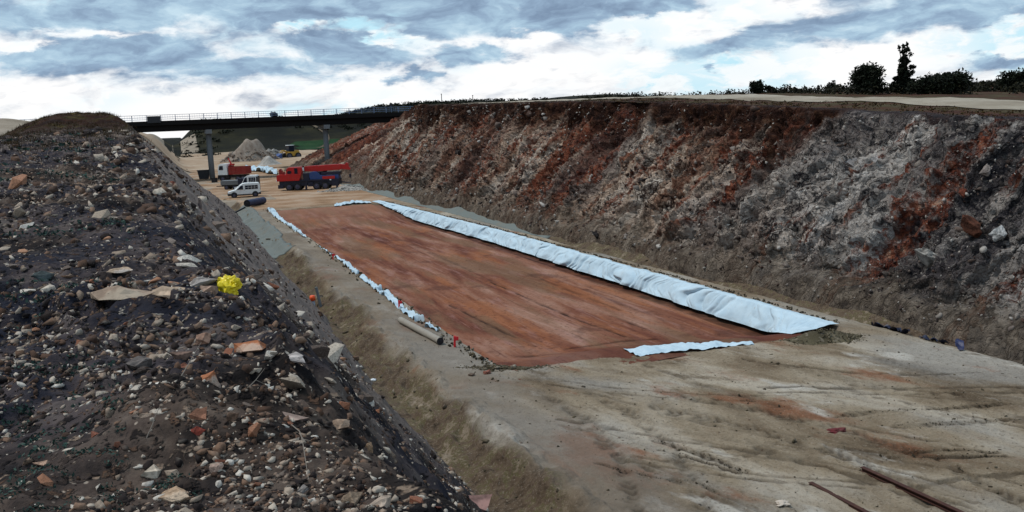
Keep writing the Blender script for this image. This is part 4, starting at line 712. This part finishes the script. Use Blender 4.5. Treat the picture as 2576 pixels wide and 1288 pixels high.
mound('gravel_heap', hit(688, 402), 4.6, 4.5, 3.6, 400, 'middle gravel heap beside the yellow machine', 525, M_GREYGR, .3)
mound('gravel_heap', hit(676, 416), 4.6, 4, 2.6, 0, 'small pale grey cone of gravel in front of the larger heaps', 530, M_GREYGR, .2)
mound('gravel_heap', hit(880, 478), 4.6, 2.2, .7, 350, 'low grey rubble heap at the rear of the crane', 540, M_GREYGR, .12)
for (px, py, r, sd_, lab) in ((1185, 945, .10, 41, 'brown stone lying alone left of the dark gravel spread'), (1225, 940, .13, 43, 'reddish stone lying just left of the dark gravel spread')):
    p = hit(px, py); bag('loose_stone', (p.x, p.y, float(floor_z(p.x, p.y)) + .03), r, paint('brown_stone' if sd_ == 41 else 'red_stone', (.13, .09, .065) if sd_ == 41 else (.22, .08, .055), .9, bump=.5), lab, 'stone', sd_, .6)

# named stones on the near bank
def hero_rock(px, py, wpx, hpx, col, label, seed, rz=0.0, col2=None, tilt=0.0, flat=None):
    p = bank_hit(px, py); d_ = (p - EYE).length; r = wpx * .58 * d_ / F; b_ = rock_proto(seed, flat or min(1.0, max(.35, hpx / wpx)))
    bmesh.ops.subdivide_edges(b_, edges=b_.edges[:], cuts=2, use_grid_fill=True)
    for v in b_.verts:
        c = v.co; k = 1 + .10 * float(fbm(c.x * 2 + seed, c.y * 2 + c.z, seed, 3)); v.co = c * k * r * .92
    x = MB(); x.bm.free(); x.bm = b_
    m_, t = new_mat('stone'); co = t.co(); n = t.noise(co, 5 / max(.05, r) * .3, 6, .7); c = t.mix(t.mapr(n, .38, .62), tuple(k * .6 for k in col), col); c = t.mix(t.mapr(t.noise(co, 2.2 / max(.05, r) * .3, 4, .6), .48, .60), c, col2 or tuple(min(1, k * 1.35) for k in col)); c = t.mix(t.mapr(t.noise(co, 14, 5, .7), .58, .72, 0, .7), c, (.05, .035, .03)); t.out(c, .9, t.bump(n, .7, .03), .2)
    o = x.build('rock', m_); o.location = (p.x, p.y, float(bank_z(p.x, p.y)) + r * .10); o.rotation_euler = (tilt, tilt * .5, rz); tag(o, label, 'rock', 'rocks on the spoil bank')
PALE, ORG, CRM, GRY, BRN, RDR = (.62, .57, .50), (.44, .165, .075), (.52, .38, .27), (.28, .25, .23), (.16, .10, .075), (.21, .045, .03)
for i, a in enumerate((
    (302, 706, 52, 30, CRM, 'rounded cream boulder upslope of the long pale ledge', .2, (.52, .44, .38)), (300, 772, 130, 40, (.36, .26, .19), 'long pale ledge of rock, largest of the upper bank', .1, (.40, .32, .24)), (425, 752, 86, 34, CRM, 'pale pointed rock right of the long pale ledge', -.2, None), (455, 772, 90, 16, (.36, .28, .22), 'thin flat slab below the pale pointed rock', -.1, None),
    (505, 705, 62, 28, GRY, 'brown grey boulder left of the larger yellow bag', 0, None), (520, 740, 50, 30, (.34, .23, .17), 'tan stone under the larger yellow bag', .3, None), (516, 858, 44, 32, (.40, .24, .17), 'pinkish tan stone alone in dark soil in mid bank', .7, None), (640, 893, 96, 36, ORG, 'long orange slab with a pale upper end near the bank edge', -.62, (.46, .32, .24)),
    (742, 888, 44, 22, PALE, 'white stone at the bank edge right of the long orange slab', -.3, None), (525, 975, 68, 52, ORG, 'biggest orange block with a pale grey side', .5, (.50, .38, .30)), (398, 986, 44, 16, PALE, 'flat white stone left of the biggest orange block', -.3, None), (662, 980, 38, 20, PALE, 'white angular stone with a twig leaning on it', .3, None),
    (740, 935, 78, 26, (.38, .34, .32), 'long pale grey slab sloping over the bank edge', -.75, None), (460, 910, 46, 36, BRN, 'rounded brown stone resting on a red brown one', .1, None), (455, 935, 56, 26, (.17, .065, .04), 'red brown stone under the rounded brown one', 0, None), (345, 925, 66, 44, (.13, .11, .10), 'dark brown block above left of the flat white stone', .2, None),
    (515, 1055, 60, 28, (.28, .13, .08), 'orange brown wedge standing left of the pale pointed slab', .3, None), (500, 1092, 40, 30, RDR, 'small dark red stone with sharp edges', .4, None), (385, 1178, 68, 34, (.50, .42, .33), 'white wedge shaped stone on dark soil in the lower bank', .35, None), (545, 1196, 36, 30, (.48, .34, .27), 'small pinkish white pointed stone near the bluish patch', .6, None),
    (435, 1252, 82, 36, (.46, .31, .20), 'orange cream block near the bottom edge of the bank', .05, (.56, .42, .30)), (730, 1065, 84, 36, (.34, .25, .21), 'long tan pink slab in the lower right of the bank', -.5, None), (935, 1160, 40, 56, (.24, .16, .10), 'upright brown stone near the lower right bank edge', .9, None), (890, 1250, 52, 46, (.32, .23, .16), 'round tan boulder near the bottom, left of the big reddish block', .2, None),
    (765, 1220, 34, 34, GRY, 'round grey stone beside a thin pale stick', .1, None), (1200, 1275, 96, 50, (.26, .15, .13), 'big reddish block in the bottom right corner of the bank', 0, None), (955, 1275, 84, 40, (.42, .33, .26), 'broad cream boulder cut by the bottom of the view', .1, None), (860, 1105, 48, 34, (.40, .28, .20), 'tan stone between the pink slab and the upright brown stone', .4, None),
    (100, 1160, 36, 22, (.42, .27, .19), 'pinkish stone alone at the far left of the lower bank', .2, None), (365, 1060, 32, 16, (.42, .30, .22), 'small flat tan stone left of the orange brown wedge', .1, None), (590, 1060, 36, 40, (.16, .10, .07), 'dark brown block right of the orange brown wedge', .3, None), (110, 712, 44, 30, (.055, .07, .07), 'dark greenish boulder near the left edge of upper bank', .2, None))):
    hero_rock(a[0], a[1], a[2], a[3], a[4], a[5], 700 + i, a[6], a[7])
# the other larger stones: separate objects, three kinds, shared meshes
KINDS = (('pale', 'pale cream stone, one of many scattered on the spoil bank', [(0, (.36, .28, .21)), (.6, (.50, .43, .35)), (1, (.62, .57, .50))], .26), ('brown', 'brown or grey stone, one of many scattered on the spoil bank', [(0, (.03, .022, .02)), (.5, (.10, .07, .055)), (1, (.21, .17, .145))], .42), ('orange', 'orange or reddish stone, one of many scattered on the spoil bank', [(0, (.17, .045, .028)), (.5, (.32, .135, .075)), (1, (.46, .25, .15))], .32))
kmesh = []
for kn, lab, stops, fr in KINDS:
    mt = mat_stones(kn + '_stone', stops, .5, True); ms = []
    for i in range(8):
        b_ = rock_proto(900 + i + len(kmesh) * 20, .4 + .12 * (i % 4)); me = bpy.data.meshes.new('rock'); b_.to_mesh(me); b_.free(); me.materials.append(mt); ms.append(me)
    kmesh.append(ms)
x, y, dd = wedge(1500, 3.2, 34, -33, 4); ok = (x < toe_x(y) - .8) & (bank_z(x, y, False) > .3) & (RNG.uniform(0, 1, len(x)) < np.interp(x + .055 * y, [-5, -1.5, .5, 6], [.18, .6, 1, .8])); x, y, dd = x[ok][:262], y[ok][:262], dd[ok][:262]; z = bank_z(x, y)
for i in range(len(x)):
    k = int(RNG.choice(3, p=[f[3] for f in KINDS])); o = bpy.data.objects.new('rock', kmesh[k][int(RNG.integers(0, 8))]); COL.objects.link(o); s_ = float(np.clip(dd[i] * .0070 * RNG.lognormal(0, .45), .02, .36))
    o.scale = (s_ * RNG.uniform(.8, 1.3), s_ * RNG.uniform(.7, 1.1), s_ * RNG.uniform(.7, 1.1)); o.rotation_euler = (RNG.normal(0, .35), RNG.normal(0, .35), RNG.uniform(0, 6.28)); o.location = (x[i], y[i], z[i] + s_ * .12)
    tag(o, KINDS[k][1], 'rock', KINDS[k][0] + ' stones scattered on the spoil bank')
M_TWIG = paint('dry_twig', (.20, .17, .14), .9)
for (a, b, lab) in (((735, 1085), (778, 1230), 'pale stick standing among the stones beside the round grey stone'), ((608, 1010), (668, 985), 'dry twig leaning on the white angular stone'), ((455, 965), (505, 905), 'dark thin twig across the rounded brown stone'), ((370, 1120), (395, 1080), 'short dry stalk left of the bluish patch')):
    p = bank_hit(*a); q = bank_hit(*b); p.z += .04; q.z += .05; m_ = (p + q) / 2 + Vector((.02, 0, .06)); d_ = (p - EYE).length * .0006; MB().path([p, p.lerp(m_, .6) + Vector((.01, 0, .01)), m_, q], [d_, d_ * .9, d_ * .8, d_ * .5], 6).path([m_, m_ + (q - p) * .25 + Vector((.03, .04, .05))], [d_ * .7, d_ * .3], 5).build('twig', M_TWIG); tag(bpy.data.objects[[o.name for o in COL.objects if o.name.startswith('twig')][-1]], lab, 'twig', 'dry twigs on the bank')
# boulders on the rock face
fsurf = lambda px, py: march(px, py, lambda X_, Y_: np.where(X_ > 26, np.minimum(.45 + (X_ - 26) * (ZC(Y_) - .45) / (XC(Y_) - 26), ZC(Y_)) , -5), 15, 250)
for i, (px, py, wpx, hpx, col, lab) in enumerate(((1957, 522, 42, 52, (.26, .085, .06), 'big red brown block jutting from the grey rock face'), (2480, 425, 30, 30, (.36, .30, .27), 'pale rounded boulder high on the rock face near the right edge'), (2508, 585, 40, 24, (.46, .46, .45), 'white boulder low on the rock face near the right edge'), (2420, 480, 26, 40, (.20, .055, .03), 'rusty upright block in the right part of the rock face'), (2140, 405, 70, 34, (.34, .32, .31), 'broad light grey outcrop in the upper middle of the rock face'), (2230, 400, 90, 40, (.38, .36, .35), 'largest light grey outcrop, next to the broad one'), (1640, 520, 60, 30, (.30, .25, .21), 'tan outcrop in the middle of the rock face'), (2440, 560, 50, 60, (.13, .05, .03), 'dark rusty buttress below the rusty upright block'), (1500, 590, 40, 22, (.03, .026, .026), 'dark recessed block near the foot of the face'), (1900, 640, 50, 30, (.33, .29, .25), 'tan grey boulder low in the middle of the face'), (2330, 640, 70, 36, (.38, .36, .33), 'wide pale slab in the lower right of the face'))):
    p = fsurf(px, py); d_ = (p - EYE).length; r = wpx * .5 * d_ / F; b_ = rock_proto(760 + i, min(1, hpx / wpx)); bmesh.ops.subdivide_edges(b_, edges=b_.edges[:], cuts=3, use_grid_fill=True)
    for v in b_.verts: v.co = v.co * r * (1 + .22 * float(fbm(v.co.x * 2 + i, v.co.y * 2 + v.co.z * 1.7, 760 + i, 4)))
    X_ = MB(); X_.bm.free(); X_.bm = b_; m_, t = new_mat('face_block'); co = t.co(); n = t.noise(co, 2.2, 7, .72); c = t.mix(t.mapr(n, .36, .66), tuple(k * .35 for k in col), tuple(k * 1.15 for k in col)); t.out(c, .9, t.bump(n, .9, .12), .2)
    o = X_.build('boulder', m_); o.location = p + Vector((.2 * r, 0, -.25 * r)); o.rotation_euler = (.0, R(-45), .3 * i); tag(o, lab, 'boulder', 'blocks in the rock face')

# ------------------------------------------------------------------ vegetation
def mat_leaf(name, a, b_):
    m, t = new_mat(name); n = t.noise(t.co(), 1.3, 3); rnd = t.attr('tone'); c = t.mix(rnd, a, b_); c = t.mix(t.mapr(n, .4, .65, 0, .5), c, tuple(k * .55 for k in a)); t.out(c, .8, None, .15); return m
M_LEAF = mat_leaf('dark_foliage', (.004, .006, .003), (.014, .019, .008)); M_SCRUB = mat_leaf('scrub_foliage', (.004, .005, .003), (.026, .024, .010)); M_WEED = mat_leaf('weed_leaves', (.015, .040, .034), (.055, .095, .075)); M_DRY = mat_leaf('dry_grass', (.020, .009, .004), (.075, .050, .014))
M_BARK = paint('bark', (.030, .022, .017), .9)
def leaves(name, C, size, mat, parent=None, upright=False):
    n = len(C); a = RNG.normal(0, 1, (n, 3)); a /= np.linalg.norm(a, axis=1)[:, None]; b = RNG.normal(0, 1, (n, 3))
    if upright: a = np.stack([RNG.normal(0, .35, n), RNG.normal(0, .35, n), np.ones(n)], -1); a /= np.linalg.norm(a, axis=1)[:, None]
    b -= a * (a * b).sum(1)[:, None]; b /= np.linalg.norm(b, axis=1)[:, None]; s_ = (size * RNG.uniform(.6, 1.4, n))[:, None] if np.ndim(size) else size * RNG.uniform(.6, 1.4, (n, 1)); wd = .5 if not upright else .10
    V = np.stack([C - a * s_ * (0 if upright else 1), C + b * s_ * wd, C + a * s_ * (1.6 if upright else 1), C - b * s_ * wd], 1).reshape(-1, 3); return mesh_np(name, V, np.arange(n * 4).reshape(n, 4), mat, parent, False, {'tone': np.repeat(RNG.uniform(0, 1, n), 4)})
def crown_pts(lobes, n, seed):
    vol = np.array([l[3] * l[4] * l[5] for l in lobes]); k = RNG.choice(len(lobes), n, p=vol / vol.sum()); L = np.array(lobes)[k]; u = RNG.normal(0, 1, (n, 3)); u /= np.linalg.norm(u, axis=1)[:, None]; r = RNG.uniform(.0, 1, (n, 1)) ** .45 * (1 + .12 * RNG.normal(0, 1, (n, 1))); return L[:, :3] + u * L[:, 3:] * r
def tree(px, py, depth, lobes, trunk_h, label, name, cat='tree', n=2600, leaf=.2, mat=M_LEAF, k=.56):
    depth *= k; trunk_h *= k; leaf *= k * 1.15; lobes = [tuple(q * k for q in l) for l in lobes]
    p = at_depth(px, py, depth); g = float(plateau_z(p.x, p.y)) if p.x > XC(p.y) and p.y < 250 else float(far_z(p.x, p.y)); e = empty(name, (p.x, p.y, g - .1)); tag(e, label, cat, 'trees and bushes on the plateau')
    m_ = MB().path([(0, 0, -.3), (.05, .03, trunk_h * .4), (-.03, 0, trunk_h * .75), (.02, 0, trunk_h)], [.13 * trunk_h ** .5, .10 * trunk_h ** .5, .07 * trunk_h ** .5, .02], 8)
    for l in lobes: m_.path([(0, 0, min(trunk_h * .5, l[2] * .5)), (l[0] * .5, l[1] * .5, l[2] * .75), (l[0], l[1], l[2])], [.05, .04, .02], 5)
    m_.build('trunk', M_BARK, e); leaves('crown', crown_pts(lobes, n, 0), leaf, mat, e); return e
def lob(spec): return spec
rb = lambda n, w, h, z0: [(RNG.uniform(-w, w) * .62, RNG.uniform(-w, w) * .55, z0 + RNG.uniform(.25, .80) * h, w * RNG.uniform(.30, .5), w * .42, h * RNG.uniform(.18, .3)) for _ in range(n)]
tree(2181, 243, 135, rb(22, 2.9, 4.6, 0) + [(0, 0, 2.3, 2.6, 2.3, 2.1)], 3.4, 'dense rounded dark tree left of the tall conifer', 'round_tree', n=5200)
con = [(0, 0, 1.5, 1.5, .9, 1.3), (-.1, 0, 3.2, .95, .6, 1.1), (.05, 0, 4.8, .65, .4, 1.0)]
for z_, x_, w__ in ((.8, -1.3, .8), (1.0, 1.2, .9), (1.7, -1.35, .6), (2.1, 1.0, .7), (2.5, -.95, .75), (3.0, .75, .5), (3.3, 1.35, .42), (3.6, -.7, .5), (4.1, 1.1, .55), (4.3, -.45, .45), (4.9, .55, .5), (5.1, -.55, .36), (5.6, .15, .5), (5.9, .8, .42), (6.4, -.35, .4), (6.6, .35, .42), (7.0, -.75, .24), (7.15, .1, .34), (7.5, .35, .2)): con.append((x_ * 1.25, RNG.uniform(-.3, .3), z_, w__ * 1.05, w__ * .8, .36))
tree(2272, 241, 135, con, 7.0, 'tall ragged conifer standing above the bushes', 'conifer_tree', n=5200, leaf=.19)
tree(2363, 246, 128, rb(34, 4.3, 3.5, 0) + [(0, 0, 1.6, 4.0, 2.2, 1.5), (-2.5, 0, 1.4, 1.8, 1.8, 1.3)], 2.2, 'broad dark bush right of the tall conifer', 'broad_bush', 'bush', 5800)
tree(1905, 236, 150, rb(9, 1.7, 2.3, .2) + [(0, 0, 1.0, 1.5, 1.2, .9)], 1.6, 'small open shrub standing alone in the middle of the skyline', 'shrub', 'shrub', 900); tree(1942, 237, 152, rb(5, 1.2, 1.7, .1), 1.1, 'smaller shrub touching the right side of the open shrub', 'shrub', 'shrub', 420)
tree(2097, 237, 160, rb(7, 1.2, 2.1, .1) + [(0, 0, .9, 1.2, 1.0, .9)], 1.3, 'little pointed bush left of the dense rounded tree', 'bush', 'bush', 700); tree(2556, 248, 150, rb(16, 3.6, 3.8, .1) + [(0, 0, 1.6, 3.2, 2.2, 1.6)], 2.4, 'dark bush at the right edge of the view', 'bush', 'bush', 3000)
sx = at_depth(689, 289, 180).x; o = bag('covered_bundle', (sx, YB + .75, ZD + .52), .78, M_BLACK, 'dark lumpy covered bundle standing on the bridge deck at mid span', 'bundle', 57, .8)
# scrub band behind the road, far woods, weeds, dry grass
def scrub(name, x, y, zf, h, w_, per, leaf, mat, label):
    n = len(x); z = zf(x, y); hh = h * np.minimum(RNG.lognormal(0, .35, n), 1.15); ww = w_ * RNG.lognormal(0, .3, n); c = np.repeat(np.stack([x, y, z + hh * .35], -1), per, 0); u = np.clip(RNG.normal(0, .45, (n * per, 3)), -1.0, .8); c = c + u * np.repeat(np.stack([ww, ww, hh * .9], -1), per, 0); tag(leaves(name, c, leaf, mat), label, 'scrub', kind='stuff')
y = RNG.uniform(40, 330, 4200); x = XC(y) + 17 + RNG.uniform(0, 1, 4200) ** 1.3 * 200; ok = (np.hypot(x, y) > 78) & ((x * math.cos(PSI) - y * math.sin(PSI)) / (x * math.sin(PSI) + y * math.cos(PSI)) > .085) & (vn(x * .04, y * .04, 600) > -.6); x, y = x[ok], y[ok]; scrub('scrub', x, y, lambda a, b: np.where(b < 250, plateau_z(a, np.minimum(b, 250)), far_z(a, b)), .70, 1.0, 64, .15, M_SCRUB, 'low dark scrub covering the land behind the dirt road')
y = RNG.uniform(420, 760, 1500); x = RNG.uniform(0, 240, 1500); ok = (vn(x * .02, y * .02, 610) > -.15) & (x > .12 * (y - 520) + 8); scrub('woodland', x[ok], y[ok], far_z, 1.3, 3.0, 26, .7, M_LEAF, 'dark scrub wood on the hill seen under the bridge')
y = RNG.uniform(28, 120, 900); x = XC(y) + RNG.uniform(.2, 4.6, 900); scrub('rim_grass', x, y, plateau_z, .08, .30, 8, .06, M_DRY, 'dry grass growing along the rim of the rock face')
x, y, dd = wedge(2600, 3.2, 70, -33, -2); ok = (x < .2 - .06 * y) & (vn(x * .5, y * .5, 620) > .15) & (bank_z(x, y, False) > 5); x, y, dd = x[ok], y[ok], dd[ok]; per = 16
c = np.repeat(np.stack([x, y, bank_z(x, y) + .01], -1), per, 0) + RNG.normal(0, 1, (len(x) * per, 3)) * np.repeat(np.clip(dd * .0052, .014, .2), per)[:, None] * (1, 1, .25); tag(leaves('weeds', c, np.repeat(np.clip(dd * .0022, .008, .12), per), M_WEED), 'small bluish green weeds dotting the spoil bank', 'weeds', kind='stuff')
n = 2600; y = RNG.uniform(38, 104, n); x = RNG.uniform(-16, 0, n) - .04 * y + 1; z = bank_z(x, y, False); ok = (z > 8.0) & (vn(x * .25, y * .25, 630) > -.2); x, y, z = x[ok], y[ok], z[ok]; per = 9
c = np.repeat(np.stack([x, y, z], -1), per, 0) + RNG.normal(0, .16, (len(x) * per, 3)) * (1, 1, .1); tag(leaves('dry_grass', c, .15, M_DRY, None, True), 'dry brown and olive grass on top of the far mound', 'grass', kind='stuff')

# ------------------------------------------------------------------ things beyond the bridge
ld = place('wheel_loader', 738, 400, R(200), 'yellow loader standing between the gravel heaps', 'loader'); s_ = 1.35
P(MB().box(-1.3 * s_, 1.5 * s_, -1.1 * s_, 1.1 * s_, .8 * s_, 1.9 * s_, .1).prism([(-1.3 * s_, 1.903 * s_), (-1.2 * s_, 2.2 * s_), (-.2 * s_, 2.2 * s_), (0, 1.903 * s_)], -.9 * s_, .9 * s_, .05), 'body', M_YELM, ld)
cb_ = P(MB().box(.0, 1.4 * s_, -.8 * s_, .8 * s_, 1.905 * s_, 3.4 * s_, .06), 'cab', M_GLASS, ld); P(MB().box(-.1, 1.5 * s_, -.88 * s_, .88 * s_, 3.403 * s_, 3.55 * s_, .03), 'roof', M_WHITE, cb_)
P(MB().path([(1.3 * s_, .5, 1.7 * s_), (2.8 * s_, .5, 2.3 * s_), (3.7 * s_, .5, 1.2 * s_)], .16).path([(1.3 * s_, -.5, 1.7 * s_), (2.8 * s_, -.5, 2.3 * s_), (3.7 * s_, -.5, 1.2 * s_)], .16), 'lift_arm', M_YELM, ld); P(MB().prism([(3.6 * s_, .3), (3.5 * s_, 1.6 * s_), (4.6 * s_, 1.0 * s_), (4.7 * s_, .3)], -1.5, 1.5, .04), 'bucket', M_BLUE, ld)
for x in (-.8, 1.6):
    wheel(ld, x * s_, -1.15 * s_, .8 * s_, .6, -1); wheel(ld, x * s_, 1.15 * s_, .8 * s_, .6, 1)
bx = place('dump_trailer', 665, 376, .2 - PSI, 'small blue dump trailer on the ground behind the gravel heaps', 'trailer'); bx.location.z = float(far_z(bx.location.x, bx.location.y)); P(MB().prism([(-3.5, 1.2), (-3.9, 3.6), (3.9, 3.6), (3.5, 1.2)], -1.4, 1.4, .08), 'tub', paint('blue_tub', (.02, .03, .30), .5), bx); P(MB().box(-3.6, 4.6, -.5, .5, .85, 1.19), 'frame', M_BLACK, bx)
for x in (-2.2, -.6): wheel(bx, x, -1.2, .55, .4); wheel(bx, x, 1.2, .55, .4, 1)
for (px, py, h, lab) in ((1190, 262, 1.2, 'thin post on the rim left of the skyline'), (1112, 268, 1.6, 'thin dark post where the bridge meets the rim')):
    p = at_depth(px, py, 135); e = empty('fence_post', (p.x, p.y, float(plateau_z(p.x, p.y)) - .1)); tag(e, lab, 'post', 'thin posts on the rim'); MB().tube((0, 0, 0), (0, 0, h), .06, .05, 8).build('pole', M_STEEL, e); MB().box(-.08, .08, -.08, .08, h, h + .08).build('cap', M_STEEL, e)

ys = np.linspace(430, 500, 30); D, Y = np.meshgrid(np.linspace(0, 1, 20), ys, indexing='ij'); X = 58 + D * 30 + (Y - 430) * .05 + 3 * vn(Y * .1, D * 3, 5); tag(sheet('green_field', X, Y, far_z(X, Y) + .25, mat_grass('field_green', [(.004, .014, .004), (.008, .034, .009), (.012, .045, .012), (.02, .045, .015)], .1)), kind='structure')
M_PLAT2 = mat_grass('hill_path_soil', [(.06, .045, .03), (.10, .075, .05), (.13, .10, .07), (.17, .14, .10)], .1)
u = np.linspace(0, 1, 80); pts = np.array([(40, 640), (62, 600), (80, 560), (84, 520), (76, 480), (66, 450)]); cx = np.interp(u, np.linspace(0, 1, 6), pts[:, 0]); cy = np.interp(u, np.linspace(0, 1, 6), pts[:, 1]); k_ = np.ones(15) / 15; cxs = np.convolve(np.pad(cx, 7, 'edge'), k_, 'valid'); cys = np.convolve(np.pad(cy, 7, 'edge'), k_, 'valid')
D, U = np.meshgrid(np.linspace(-1.1, 1.1, 6), u, indexing='ij'); X = cxs[None] + D; Y = cys[None] + D * .3; tag(sheet('path', X, Y, far_z(X, Y) + .35, M_PLAT2), kind='structure')
